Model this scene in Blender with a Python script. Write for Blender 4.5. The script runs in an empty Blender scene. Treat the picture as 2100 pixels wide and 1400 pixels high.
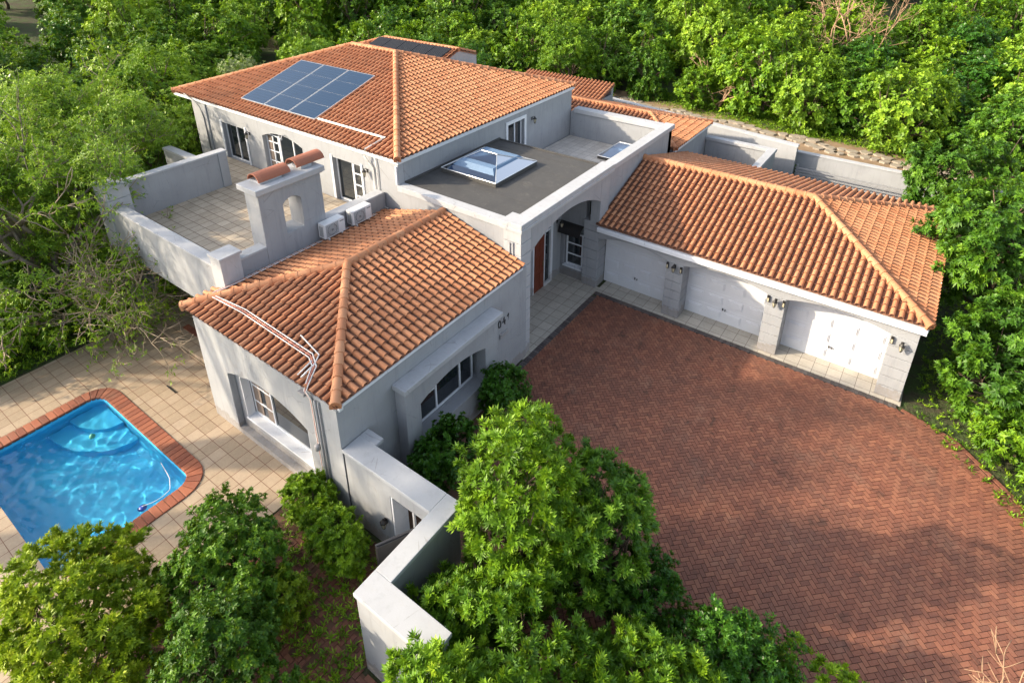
import bpy, bmesh, math, random
import numpy as np
from mathutils import Vector, Matrix
S = 1.25          # layout unit -> metres
sc = bpy.context.scene
COL = sc.collection
# ------------------------------------------------------------------ camera, sky, sun
cd = bpy.data.cameras.new('camera'); cam = bpy.data.objects.new('camera', cd); COL.objects.link(cam)
CX, CY, CZ = 8.246, -16.303, 12.062
YAW, PITCH = 0.6256, -0.423
cam.location = (CX*S, CY*S, CZ*S)
cam.rotation_euler = (math.pi/2+PITCH, 0, YAW)
cd.sensor_width = 36; cd.lens = 36*1274.87/2100
cd.shift_y = -323.4/2100
cd.clip_end = 600; cd.clip_start = .1
sc.camera = cam
TRAVEL = Vector((1.0, 0.85, -0.62)).normalized()
w = bpy.data.worlds.new('World'); sc.world = w; w.use_nodes = True
nt = w.node_tree; sky = nt.nodes.new('ShaderNodeTexSky'); sky.sky_type = 'NISHITA'; sky.sun_disc = False
sky.sun_elevation = math.asin(-TRAVEL.z); sky.sun_rotation = math.atan2(-TRAVEL.x, -TRAVEL.y)
sky.air_density = 1.0; sky.dust_density = 3.0; sky.ozone_density = .4
bg = nt.nodes['Background']; hs = nt.nodes.new('ShaderNodeHueSaturation'); hs.inputs['Saturation'].default_value = .62; nt.links.new(sky.outputs[0], hs.inputs['Color']); nt.links.new(hs.outputs[0], bg.inputs[0]); bg.inputs[1].default_value = 0.15
sl = bpy.data.lights.new('sun', 'SUN'); sl.energy = 3.1; sl.angle = math.radians(1.0); sl.color = (1, .83, .6)
so = bpy.data.objects.new('sun', sl); COL.objects.link(so); so.location = (-40, -40, 40)
so.rotation_euler = TRAVEL.to_track_quat('-Z', 'Y').to_euler()
sc.view_settings.view_transform = 'Standard'; sc.view_settings.look = 'None'
sc.view_settings.exposure = 1.32; sc.view_settings.gamma = 1
sc.cycles.use_denoising = True
sc.cycles.max_bounces = 6; sc.cycles.transparent_max_bounces = 8
sc.cycles.caustics_reflective = False; sc.cycles.caustics_refractive = True; sc.cycles.sample_clamp_indirect = 4
RNG = np.random.default_rng(7); random.seed(7)

# ------------------------------------------------------------------ projection helpers (only used to know what the frame can see)
def proj(p):
    c, s_ = math.cos(PITCH), math.sin(PITCH)
    F = np.array([-math.sin(YAW)*c, math.cos(YAW)*c, s_]); R = np.array([math.cos(YAW), math.sin(YAW), 0]); U = np.cross(R, F)
    v = np.array(p, float)-np.array([CX, CY, CZ]); z = v@F
    if z < .1: return None
    return 1050+1274.87*(v@R)/z, 700-323.4-1274.87*(v@U)/z, z

# ------------------------------------------------------------------ node materials
class NT:
    def __init__(s, name):
        s.m = bpy.data.materials.new(name); s.m.use_nodes = True; s.t = s.m.node_tree
        s.b = s.t.nodes['Principled BSDF']; s.out = s.t.nodes['Material Output']
    def n(s, ty, ins=None, **kw):
        n = s.t.nodes.new('ShaderNode'+ty)
        for k, v in kw.items(): setattr(n, k, v)
        for k, v in (ins or {}).items(): s.put(n.inputs[k], v)
        return n
    def put(s, sock, v):
        if isinstance(v, bpy.types.NodeSocket): s.t.links.new(v, sock)
        else: sock.default_value = v
    def coord(s): 
        return s.n('NewGeometry').outputs['Position']
    def noise(s, scale, detail=4, rough=.6, vec=None, dist=0):
        return s.n('TexNoise', {'Vector': vec or s.coord(), 'Scale': scale, 'Detail': detail, 'Roughness': rough, 'Distortion': dist}).outputs['Fac']
    def ramp(s, fac, stops):
        r = s.n('ValToRGB', {'Fac': fac}); cr = r.color_ramp
        while len(cr.elements) < len(stops): cr.elements.new(.5)
        for e, (p, c) in zip(cr.elements, stops): e.position = p; e.color = (*c, 1) if len(c) == 3 else c
        return r.outputs[0]
    def mix(s, f, a, b, mode='MIX'):
        m = s.n('Mix', data_type='RGBA', blend_type=mode)
        s.put(m.inputs[0], f); s.put(m.inputs[6], c4(a)); s.put(m.inputs[7], c4(b)); return m.outputs[2]
    def math(s, op, a, b=0., c=None):
        m = s.n('Math', operation=op); s.put(m.inputs[0], a); s.put(m.inputs[1], b)
        if c is not None: s.put(m.inputs[2], c)
        return m.outputs[0]
    def bump(s, h, st=.3, d=.02):
        s.put(s.b.inputs['Normal'], s.n('Bump', {'Height': h, 'Strength': st, 'Distance': d}).outputs[0])
    def set(s, **kw):
        for k, v in kw.items(): s.put(s.b.inputs[k.replace('_', ' ')], c4(v) if k == 'Base_Color' else v)
        return s.m
def c4(v): return (*v, 1) if isinstance(v, tuple) and len(v) == 3 else v

def m_plaster(name, col, dirt=.5):
    t = NT(name); p = t.coord()
    n1 = t.noise(1.1, 5, .65); n2 = t.noise(7, 4, .7)
    mp = t.n('Mapping', {'Vector': p, 'Scale': (3.5, 3.5, .35)}).outputs[0]
    n3 = t.noise(1.6, 5, .7, vec=mp)
    c = t.mix(t.ramp(n1, [(.35, (0, 0, 0)), (.75, (1, 1, 1))]), col, tuple(x*.86 for x in col))
    c = t.mix(t.math('MULTIPLY', t.ramp(n3, [(.52, (0, 0, 0)), (.78, (1, 1, 1))]), dirt), c, tuple(x*.55 for x in col))
    c = t.mix(t.math('MULTIPLY', t.ramp(n2, [(.55, (0, 0, 0)), (.8, (1, 1, 1))]), dirt*.8), c, (.36, .33, .28))
    z = t.n('SeparateXYZ', {'Vector': p}).outputs[2]
    sp = t.math('MULTIPLY', t.math('LESS_THAN', z, t.math('MULTIPLY', t.noise(3.5, 4, .7), .75)), t.math('MULTIPLY', t.noise(9, 4, .7), .75))
    c = t.mix(sp, c, (.2, .15, .11))
    v_ = t.n('TexVoronoi', {'Vector': p, 'Scale': .9}, feature='DISTANCE_TO_EDGE').outputs['Distance']
    c = t.mix(t.math('MULTIPLY', t.math('LESS_THAN', t.math('ADD', v_, t.math('MULTIPLY', t.noise(3, 4), .06)), .031), .35), c, (.16, .15, .14))
    t.bump(t.noise(38, 3, .6), .25, .01)
    return t.set(Base_Color=c, Roughness=.88)
def m_plain(name, col, rough=.6, metal=0., noise=0.12, nscale=6, bump=0):
    t = NT(name); c = t.mix(t.noise(nscale, 4), tuple(x*(1-noise) for x in col), tuple(min(1, x*(1+noise)) for x in col))
    if bump: t.bump(t.noise(30, 3), bump, .01)
    return t.set(Base_Color=c, Roughness=rough, Metallic=metal)
def m_tile(name, cols, mossy=.35):
    t = NT(name); a = t.n('Attribute', attribute_name='tint').outputs['Fac']
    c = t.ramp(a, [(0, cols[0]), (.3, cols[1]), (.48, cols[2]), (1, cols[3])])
    c = t.mix(t.math('MULTIPLY', t.ramp(t.noise(1.3, 5, .7), [(.5, (0, 0, 0)), (.75, (1, 1, 1))]), mossy), c, (.13, .085, .06))
    c = t.mix(t.math('MULTIPLY', t.ramp(t.noise(22, 3, .7), [(.5, (0, 0, 0)), (.8, (1, 1, 1))]), .2), c, (.42, .27, .17))
    t.bump(t.noise(60, 3), .2, .005)
    return t.set(Base_Color=c, Roughness=.8)
def m_grid(name, size, cols, grout, gw=.018, wear=(.2, .16, .12), wa=.35, rough=.6, warp=.0):
    """square tiles laid along the axes, tone differing per tile, sunk grout"""
    t = NT(name); p = t.coord()
    sep = t.n('SeparateXYZ', {'Vector': p}); fs = []; ids = []
    for ax, off in ((0, .13), (1, .05)):
        u = t.math('DIVIDE', t.math('ADD', sep.outputs[ax], off*size), size)
        f = t.math('FRACT', u); ids.append(t.math('FLOOR', u))
        fs.append(t.math('MINIMUM', f, t.math('SUBTRACT', 1., f)))
    e = t.math('MINIMUM', fs[0], fs[1])
    g = t.math('SMOOTH_MIN', t.math('DIVIDE', e, gw*1.6), 1., .1)
    g = t.math('GREATER_THAN', e, gw)
    cid = t.n('CombineXYZ', {0: ids[0], 1: ids[1]}).outputs[0]
    wn = t.n('TexWhiteNoise', {'Vector': cid}).outputs['Value']
    c = t.ramp(wn, [(0, cols[0]), (.5, cols[1]), (1, cols[2])])
    c = t.mix(t.math('MULTIPLY', t.ramp(t.noise(2.2, 6, .7), [(.4, (0, 0, 0)), (.75, (1, 1, 1))]), wa), c, wear)
    c = t.mix(t.math('MULTIPLY', t.ramp(t.noise(14, 4, .7), [(.45, (0, 0, 0)), (.8, (1, 1, 1))]), .35), c, tuple(min(1, x*1.35) for x in cols[2]))
    gn = t.mix(t.noise(5, 3), grout, tuple(x*.6 for x in grout))
    c = t.mix(g, gn, c)
    t.bump(t.math('ADD', t.math('MULTIPLY', g, .6), t.math('MULTIPLY', t.noise(20, 3), .25)), .5, .01)
    return t.set(Base_Color=c, Roughness=rough)
def m_brick(name, cols, dark):
    t = NT(name); a = t.n('Attribute', attribute_name='tint').outputs['Fac']
    c = t.ramp(a, [(0, cols[0]), (.3, cols[1]), (.65, cols[2]), (1, cols[3])])
    c = t.mix(t.math('MULTIPLY', t.ramp(t.noise(.55, 6, .65), [(.4, (0, 0, 0)), (.72, (1, 1, 1))]), .55), c, dark)
    c = t.mix(t.math('MULTIPLY', t.ramp(t.noise(26, 4, .7), [(.45, (0, 0, 0)), (.8, (1, 1, 1))]), .35), c, (.32, .2, .15))
    c = t.mix(t.math('MULTIPLY', t.ramp(t.noise(1.7, 3, .5, dist=.6), [(.63, (0, 0, 0)), (.7, (1, 1, 1))]), .5), c, tuple(x*.5 for x in dark))
    c = t.mix(t.math('MULTIPLY', t.ramp(t.noise(.9, 5, .7), [(.55, (0, 0, 0)), (.75, (1, 1, 1))]), .35), c, (.26, .17, .12))
    t.bump(t.noise(45, 4), .4, .006)
    return t.set(Base_Color=c, Roughness=.8)
def m_leaf(name, cols, trans=.2, rough=.5):
    t = NT(name); a = t.n('Attribute', attribute_name='tint').outputs['Fac']
    oi = t.n('ObjectInfo').outputs['Random']
    f = t.math('ADD', t.math('MULTIPLY', a, .8), t.math('MULTIPLY', oi, .2))
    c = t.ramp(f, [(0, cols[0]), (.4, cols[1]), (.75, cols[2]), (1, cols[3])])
    t.set(Base_Color=c, Roughness=rough, Specular_IOR_Level=.35)
    tr = t.n('BsdfTranslucent', {'Color': t.mix(.5, c, (.35, .5, .02), 'MIX')})
    mx = t.n('MixShader', {0: trans}); t.t.links.new(t.b.outputs[0], mx.inputs[1]); t.t.links.new(tr.outputs[0], mx.inputs[2])
    t.t.links.new(mx.outputs[0], t.out.inputs[0]); return t.m
def m_glass(name, tint, gloss=.25, trans=0., base=(.015, .02, .025)):
    t = NT(name)
    if not trans: return t.set(Base_Color=base, Roughness=.04, IOR=1.6, Specular_IOR_Level=.8)
    tr = t.n('BsdfTransparent', {'Color': c4(tint)}); gl = t.n('BsdfGlossy', {'Color': (1, 1, 1, 1), 'Roughness': .03})
    fr = t.n('Fresnel', {'IOR': 1.5}).outputs[0]
    mx = t.n('MixShader', {0: t.math('ADD', fr, gloss)}); t.t.links.new(tr.outputs[0], mx.inputs[1]); t.t.links.new(gl.outputs[0], mx.inputs[2])
    t.t.links.new(mx.outputs[0], t.out.inputs[0]); return t.m

M = {}
M['plaster'] = m_plaster('grey_plaster', (.335, .35, .375))
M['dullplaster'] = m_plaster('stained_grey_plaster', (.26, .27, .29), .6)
M['white'] = m_plaster('white_paint', (.74, .765, .81), .12)
M['cap'] = m_plaster('pale_coping_paint', (.43, .445, .47), .35)
M['joint'] = m_plain('joint_grey', (.2, .205, .22), .9)
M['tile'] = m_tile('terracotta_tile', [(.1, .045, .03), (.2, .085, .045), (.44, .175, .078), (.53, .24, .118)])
M['ridge'] = m_tile('ridge_tile', [(.4, .16, .075), (.46, .19, .09), (.48, .21, .1), (.52, .25, .13)], .12)
M['cowl'] = m_tile('cowl_clay', [(.25, .085, .05), (.3, .1, .06), (.34, .12, .07), (.38, .14, .08)], .3)
M['mortar'] = m_plain('roof_mortar', (.28, .13, .08), .9)
M['patio'] = m_grid('patio_tiles', .335*S, [(.33, .255, .175), (.385, .3, .21), (.43, .34, .25)], (.2, .09, .05), .02)
M['terrace'] = m_grid('terrace_tiles', .34*S, [(.4, .33, .24), (.46, .385, .29), (.52, .44, .33)], (.15, .09, .06), .024)
M['porch'] = m_grid('porch_tiles', .37*S, [(.4, .37, .32), (.46, .43, .37), (.5, .46, .4)], (.2, .17, .15), .018)
M['decktile'] = m_grid('roof_deck_tiles', .33*S, [(.5, .46, .42), (.55, .51, .46), (.6, .56, .51)], (.3, .27, .25), .02)
M['brick'] = m_brick('red_paving_brick', [(.17, .062, .038), (.215, .077, .045), (.25, .092, .052), (.3, .12, .067)], (.1, .055, .042))
M['kerb'] = m_brick('charcoal_paver', [(.05, .048, .05), (.07, .066, .068), (.095, .09, .09), (.12, .11, .11)], (.04, .035, .035))
M['coping'] = m_brick('red_coping_brick', [(.17, .05, .028), (.25, .07, .036), (.3, .09, .045), (.36, .12, .06)], (.17, .06, .035))
M['sand'] = m_plain('joint_sand', (.05, .028, .022), .95, noise=.4, nscale=20)
M['soil'] = m_plain('garden_soil', (.14, .075, .045), .95, noise=.45, nscale=5, bump=.8)
M['bitumen'] = None
M['glass'] = m_glass('window_glass', None)
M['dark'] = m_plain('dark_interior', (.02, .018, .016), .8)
M['curtain'] = m_plain('curtain_cloth', (.25, .2, .17), .9)
M['wood'] = m_plain('varnished_wood', (.16, .035, .015), .35, noise=.35, nscale=9)
M['metal'] = m_plain('black_metal', (.025, .024, .024), .45, .3)
M['gate'] = m_plain('gate_steel', (.07, .07, .075), .4, .5)
M['alu'] = m_plain('aluminium', (.6, .62, .64), .35, .7)
M['pvc'] = m_plain('white_conduit', (.7, .69, .67), .5)
M['pink'] = m_plain('faded_red_pipe', (.5, .2, .15), .6)
M['greypipe'] = m_plain('grey_conduit', (.3, .3, .31), .5)
M['acwhite'] = m_plain('ac_casing', (.72, .73, .74), .45, noise=.04)
M['acgrille'] = m_plain('ac_grille', (.22, .23, .235), .6)
M['brass'] = m_plain('aged_brass', (.3, .24, .13), .4, .6)
M['lampglass'] = m_plain('lamp_glass', (.5, .46, .33), .2)
M['bark'] = m_plain('grey_bark', (.24, .2, .16), .9, noise=.3, nscale=12, bump=.6)
M['bark2'] = m_plain('brown_bark', (.12, .085, .06), .9, noise=.3, nscale=12, bump=.6)
M['twig'] = m_plain('dry_twig', (.36, .23, .14), .85, noise=.3)
M['stone'] = m_plain('path_stone', (.3, .26, .21), .85, noise=.25, nscale=4, bump=.5)
M['blue'] = m_plain('blue_plastic', (.02, .06, .35), .4)
M['green'] = m_plain('green_plastic', (.05, .3, .22), .4)
M['mat'] = m_plain('black_solar_mat', (.018, .019, .022), .5)
M['roller'] = m_plain('slate_grey_slats', (.26, .27, .29), .6)
t = NT('bitumen_roof')
c = t.mix(t.noise(1.5, 6, .7), (.04, .04, .042), (.085, .082, .076))
c = t.mix(t.math('MULTIPLY', t.ramp(t.noise(3.2, 6, .75, dist=1.2), [(.55, (0, 0, 0)), (.75, (1, 1, 1))]), .5), c, (.15, .14, .125))
t.bump(t.noise(12, 5), .5, .01); M['bitumen'] = t.set(Base_Color=c, Roughness=.72)
t = NT('solar_cells'); p = t.n('TexCoord').outputs['Object']; sep = t.n('SeparateXYZ', {'Vector': p})
ls = []
for ax, n_ in ((0, .17), (1, .17)):
    f = t.math('FRACT', t.math('DIVIDE', sep.outputs[ax], n_)); ls.append(t.math('LESS_THAN', f, .045))
c = t.mix(t.math('MULTIPLY', t.math('MAXIMUM', ls[0], ls[1]), .4), (.01, .032, .075), (.06, .1, .16))
M['pv'] = t.set(Base_Color=c, Roughness=.22, Specular_IOR_Level=.35)
t = NT('pool_water'); M['water'] = t.set(Base_Color=(.68, .94, 1.), Roughness=0., IOR=1.33, Transmission_Weight=1.)
M['doorpaint'] = m_plain('garage_door_paint', (.64, .66, .7), .45, noise=.05, nscale=2)
M['basin'] = m_plain('pool_marbelite', (.06, .52, .85), .6, noise=.06)
M['skyglass'] = m_glass('skylight_glass', (.7, .8, .9), .06, 1.)
M['shaft'] = m_plain('skylight_shaft', (.12, .2, .32), .7)
t = NT('ground_cover')
c = t.mix(t.ramp(t.noise(1.2, 6, .7), [(.4, (0, 0, 0)), (.6, (1, 1, 1))]), (.06, .05, .03), (.05, .09, .018))
t.bump(t.noise(9, 5), .9, .08); M['ground'] = t.set(Base_Color=c, Roughness=.95)
t = NT('lawn_grass'); c = t.mix(t.noise(4, 6, .8), (.05, .14, .012), (.13, .26, .03)); t.bump(t.noise(30, 4), .9, .05); M['lawn'] = t.set(Base_Color=c, Roughness=.9)
M['lf_bright'] = m_leaf('bright_leaves', [(.025, .075, .006), (.085, .2, .01), (.23, .4, .016), (.42, .56, .035)])
M['lf_mid'] = m_leaf('green_leaves', [(.018, .06, .007), (.05, .14, .01), (.14, .29, .018), (.3, .45, .04)])
M['lf_dark'] = m_leaf('dark_leaves', [(.015, .06, .008), (.035, .12, .012), (.07, .2, .02), (.13, .3, .035)], .25, .35)
M['lf_yellow'] = m_leaf('yellow_leaves', [(.045, .09, .006), (.14, .24, .01), (.33, .44, .018), (.56, .6, .045)])
M['lf_lime'] = m_leaf('lime_leaves', [(.035, .09, .006), (.12, .25, .01), (.29, .47, .018), (.48, .62, .04)])
M['lf_grey'] = m_leaf('silver_leaves', [(.12, .17, .07), (.22, .28, .12), (.34, .4, .2), (.48, .52, .34)])
M['lf_airy'] = m_leaf('willow_leaves', [(.07, .15, .012), (.16, .3, .02), (.3, .46, .03), (.5, .62, .07)])

# ------------------------------------------------------------------ object helpers
ORG = {}
def link(name, me, mat, parent=None, org=None):
    o = bpy.data.objects.new(name, me); COL.objects.link(o)
    for mm in (mat if isinstance(mat, list) else [mat]): me.materials.append(mm)
    if parent is not None:
        o.parent = parent; org = ORG[parent.name]
    elif org is None: org = (0, 0, 0)
    else: o.location = Vector(org)*S
    ORG[o.name] = tuple(org); return o
def thing(name, label, cat, loc, group=None):
    o = bpy.data.objects.new(name, None); COL.objects.link(o); o.empty_display_size = .2
    o.location = Vector(loc)*S; ORG[o.name] = tuple(loc); tag(o, label, cat, group); return o
def tag(o, label=None, cat=None, group=None, kind=None):
    if label: o['label'] = label
    if cat: o['category'] = cat
    if group: o['group'] = group
    if kind: o['kind'] = kind
    return o
class MB:
    def __init__(s): s.v = []; s.f = []; s.t = []; s.mi = []
    def face(s, pts, tint=.5, mi=0):
        i = len(s.v); s.v += [tuple(p) for p in pts]; s.f.append(tuple(range(i, i+len(pts)))); s.t.append(tint); s.mi.append(mi)
    def prism(s, base, top, tint=.5, mi=0, caps=True):
        i = len(s.v); n = len(base); s.v += [tuple(p) for p in base]+[tuple(p) for p in top]
        fs = [(i+k, i+(k+1) % n, i+n+(k+1) % n, i+n+k) for k in range(n)]
        if caps: fs += [tuple(range(i+n-1, i-1, -1)), tuple(range(i+n, i+2*n))]
        s.f += fs; s.t += [tint]*len(fs); s.mi += [mi]*len(fs)
    def box(s, x0, x1, y0, y1, z0, z1, tint=.5, mi=0):
        x0, x1 = sorted((x0, x1)); y0, y1 = sorted((y0, y1)); z0, z1 = sorted((z0, z1))
        s.prism([(x0, y0, z0), (x1, y0, z0), (x1, y1, z0), (x0, y1, z0)], [(x0, y0, z1), (x1, y0, z1), (x1, y1, z1), (x0, y1, z1)], tint, mi)
    def tube(s, pts, r, n=6, tint=.5, mi=0, r1=None):
        pts = [Vector(p) for p in pts]; m = len(pts); r1 = r if r1 is None else r1; i0 = len(s.v); up = None
        for k, p in enumerate(pts):
            d = (pts[min(k+1, m-1)]-pts[max(k-1, 0)]).normalized()
            if up is None: up = Vector((0, 0, 1)) if abs(d.z) < .9 else Vector((1, 0, 0))
            a = d.cross(up).normalized(); b = d.cross(a).normalized(); rr = r+(r1-r)*k/(m-1); up = -b if False else up
            for q in range(n):
                an = 2*math.pi*q/n; s.v.append(tuple(p+a*math.cos(an)*rr+b*math.sin(an)*rr))
        for k in range(m-1):
            for q in range(n):
                s.f.append((i0+k*n+q, i0+k*n+(q+1) % n, i0+(k+1)*n+(q+1) % n, i0+(k+1)*n+q)); s.t.append(tint); s.mi.append(mi)
        s.f.append(tuple(i0+q for q in range(n))[::-1]); s.f.append(tuple(i0+(m-1)*n+q for q in range(n))); s.t += [tint]*2; s.mi += [mi]*2
    def lathe(s, c, prof, n=10, tint=.5, mi=0):
        i0 = len(s.v)
        for r, z in prof:
            for q in range(n):
                a = 2*math.pi*q/n+math.pi/n; s.v.append((c[0]+r*math.cos(a), c[1]+r*math.sin(a), c[2]+z))
        for k in range(len(prof)-1):
            for q in range(n): s.f.append((i0+k*n+q, i0+k*n+(q+1) % n, i0+(k+1)*n+(q+1) % n, i0+(k+1)*n+q)); s.t.append(tint); s.mi.append(mi)
        s.f.append(tuple(i0+q for q in range(n))[::-1]); s.f.append(tuple(i0+(len(prof)-1)*n+q for q in range(n))); s.t += [tint]*2; s.mi += [mi]*2
    def build(s, name, mat, parent=None, org=None, bevel=0, smooth=False):
        o0 = ORG[parent.name] if parent is not None else (org or (0, 0, 0))
        v = (np.array(s.v, float)-np.array(o0))*S
        me = bpy.data.meshes.new(name); me.from_pydata(v.tolist(), [], s.f)
        a = me.attributes.new('tint', 'FLOAT', 'FACE'); a.data.foreach_set('value', np.array(s.t, np.float32))
        if any(s.mi): me.polygons.foreach_set('material_index', np.array(s.mi, np.int32))
        bm = bmesh.new(); bm.from_mesh(me); bmesh.ops.recalc_face_normals(bm, faces=bm.faces); bm.to_mesh(me); bm.free()
        if smooth: me.shade_smooth()
        o = link(name, me, mat, parent, org)
        if bevel:
            b = o.modifiers.new('bevel', 'BEVEL'); b.width = bevel*S; b.segments = 2; b.limit_method = 'ANGLE'; b.angle_limit = .7
        return o
def mb_box(*a): m = MB(); m.box(*a); return m
def quick(name, mat, parent, boxes, bevel=0, org=None):
    if parent is not None and len(boxes) > 1 and name in ('wall', 'terrace_wall', 'window_trim', 'corner_column', 'handle', 'yard_wall', 'opening_frame', 'coping', 'bracket', 'eaves_trim', 'gutter', 'soffit_trim', 'room_interior', 'terrace_floor', 'terrace_soffit'):
        return [quick(name, mat, parent, [b], bevel, org) for b in boxes][0]
    m = MB()
    for b in boxes: m.box(*b)
    return m.build(name, mat, parent, org, bevel)
# plane frames: 'y' faces -Y (a = x), 'x' faces +X (a = y); d is the depth behind the face
class Pl:
    def __init__(s, ax, k): s.ax = ax; s.k = k
    def p(s, a, b, d=0): return (a, s.k+d, b) if s.ax == 'y' else (s.k-d, a, b)
    def box(s, mb, a0, a1, b0, b1, d0, d1, tint=.5, mi=0):
        if s.ax == 'y': mb.box(a0, a1, s.k+d0, s.k+d1, b0, b1, tint, mi)
        else: mb.box(s.k-d0, s.k-d1, a0, a1, b0, b1, tint, mi)
def rect(a0, a1, b0, b1): return [(a0, b0), (a1, b0), (a1, b1), (a0, b1)]
def arch(a0, a1, b0, bs, bc, n=12):
    pts = [(a0, b0), (a1, b0), (a1, bs)]; h = bc-bs; w2 = (a1-a0)/2; R = (w2*w2+h*h)/(2*h); c = (a0+a1)/2; th = math.asin(w2/R)
    for k in range(1, n): a = th-2*th*k/n; pts.append((c+R*math.sin(a), bc-R+R*math.cos(a)))
    pts.append((a0, bs)); return pts
def panel(name, pl, outline, holes, d0, d1, mat, parent, bevel=.008):
    bm = bmesh.new(); o0 = Vector(ORG[parent.name])
    for loop in [outline]+holes:
        vs = [bm.verts.new((Vector(pl.p(a, b, d0))-o0)*S) for a, b in loop]
        for i in range(len(vs)): bm.edges.new((vs[i], vs[(i+1) % len(vs)]))
    bmesh.ops.triangle_fill(bm, use_beauty=True, edges=bm.edges[:])
    r = bmesh.ops.extrude_face_region(bm, geom=bm.faces[:])
    dv = (Vector(pl.p(0, 0, d1))-Vector(pl.p(0, 0, d0)))*S
    bmesh.ops.translate(bm, vec=dv, verts=[g for g in r['geom'] if isinstance(g, bmesh.types.BMVert)])
    bmesh.ops.recalc_face_normals(bm, faces=bm.faces)
    me = bpy.data.meshes.new(name); bm.to_mesh(me); bm.free()
    o = link(name, me, mat, parent)
    if bevel:
        b = o.modifiers.new('bevel', 'BEVEL'); b.width = bevel*S; b.segments = 1; b.limit_method = 'ANGLE'; b.angle_limit = .9
    return o
def window(parent, pl, a0, a1, b0, b1, d, mull=(), trans=(), name='window', fw=.055, mat='white', curtain=None, label=None):
    """frame in the plane at depth d; mull: x positions; trans: (a_start, a_end, z)"""
    m = MB(); D0, D1 = d, d+.05
    pl.box(m, a0, a0+fw, b0, b1, D0, D1); pl.box(m, a1-fw, a1, b0, b1, D0, D1)
    pl.box(m, a0+fw, a1-fw, b0, b0+fw, D0, D1); pl.box(m, a0+fw, a1-fw, b1-fw, b1, D0, D1)
    for q in mull: pl.box(m, q-fw*.5, q+fw*.5, b0+fw, b1-fw, D0-.004, D1)
    for s0, s1, z in trans: pl.box(m, s0, s1, z-fw*.38, z+fw*.38, D0+.006, D1)
    fo = m.build(name, M[mat], parent, bevel=.006)
    if label: fo['label'] = label
    g = MB(); pl.box(g, a0+.01, a1-.01, b0+.01, b1-.01, D0+.03, D0+.042); g.build('pane', M['glass'], fo)
    if curtain:
        c = MB()
        for (c0, c1) in curtain:
            n = 8
            for i in range(n):
                u0 = c0+(c1-c0)*i/n; u1 = c0+(c1-c0)*(i+1)/n
                pl.box(c, u0, u1, b0+fw, b1-fw, D0+.012+.004*(i % 2), D0+.024+.004*(i % 2))
        c.build('curtain', M['curtain'], fo)
    return fo
def blocks(mb, x0, x1, y0, y1, z0, z1, h=.33, g=.02):
    n = max(1, round((z1-z0)/h)); h = (z1-z0)/n
    for i in range(n):
        a = z0+i*h; b = z0+(i+1)*h
        mb.box(x0, x1, y0, y1, a+(g if i else 0), b)
        if i: mb.box(x0+.025, x1-.025, y0+.025, y1-.025, a, a+g)

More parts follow.
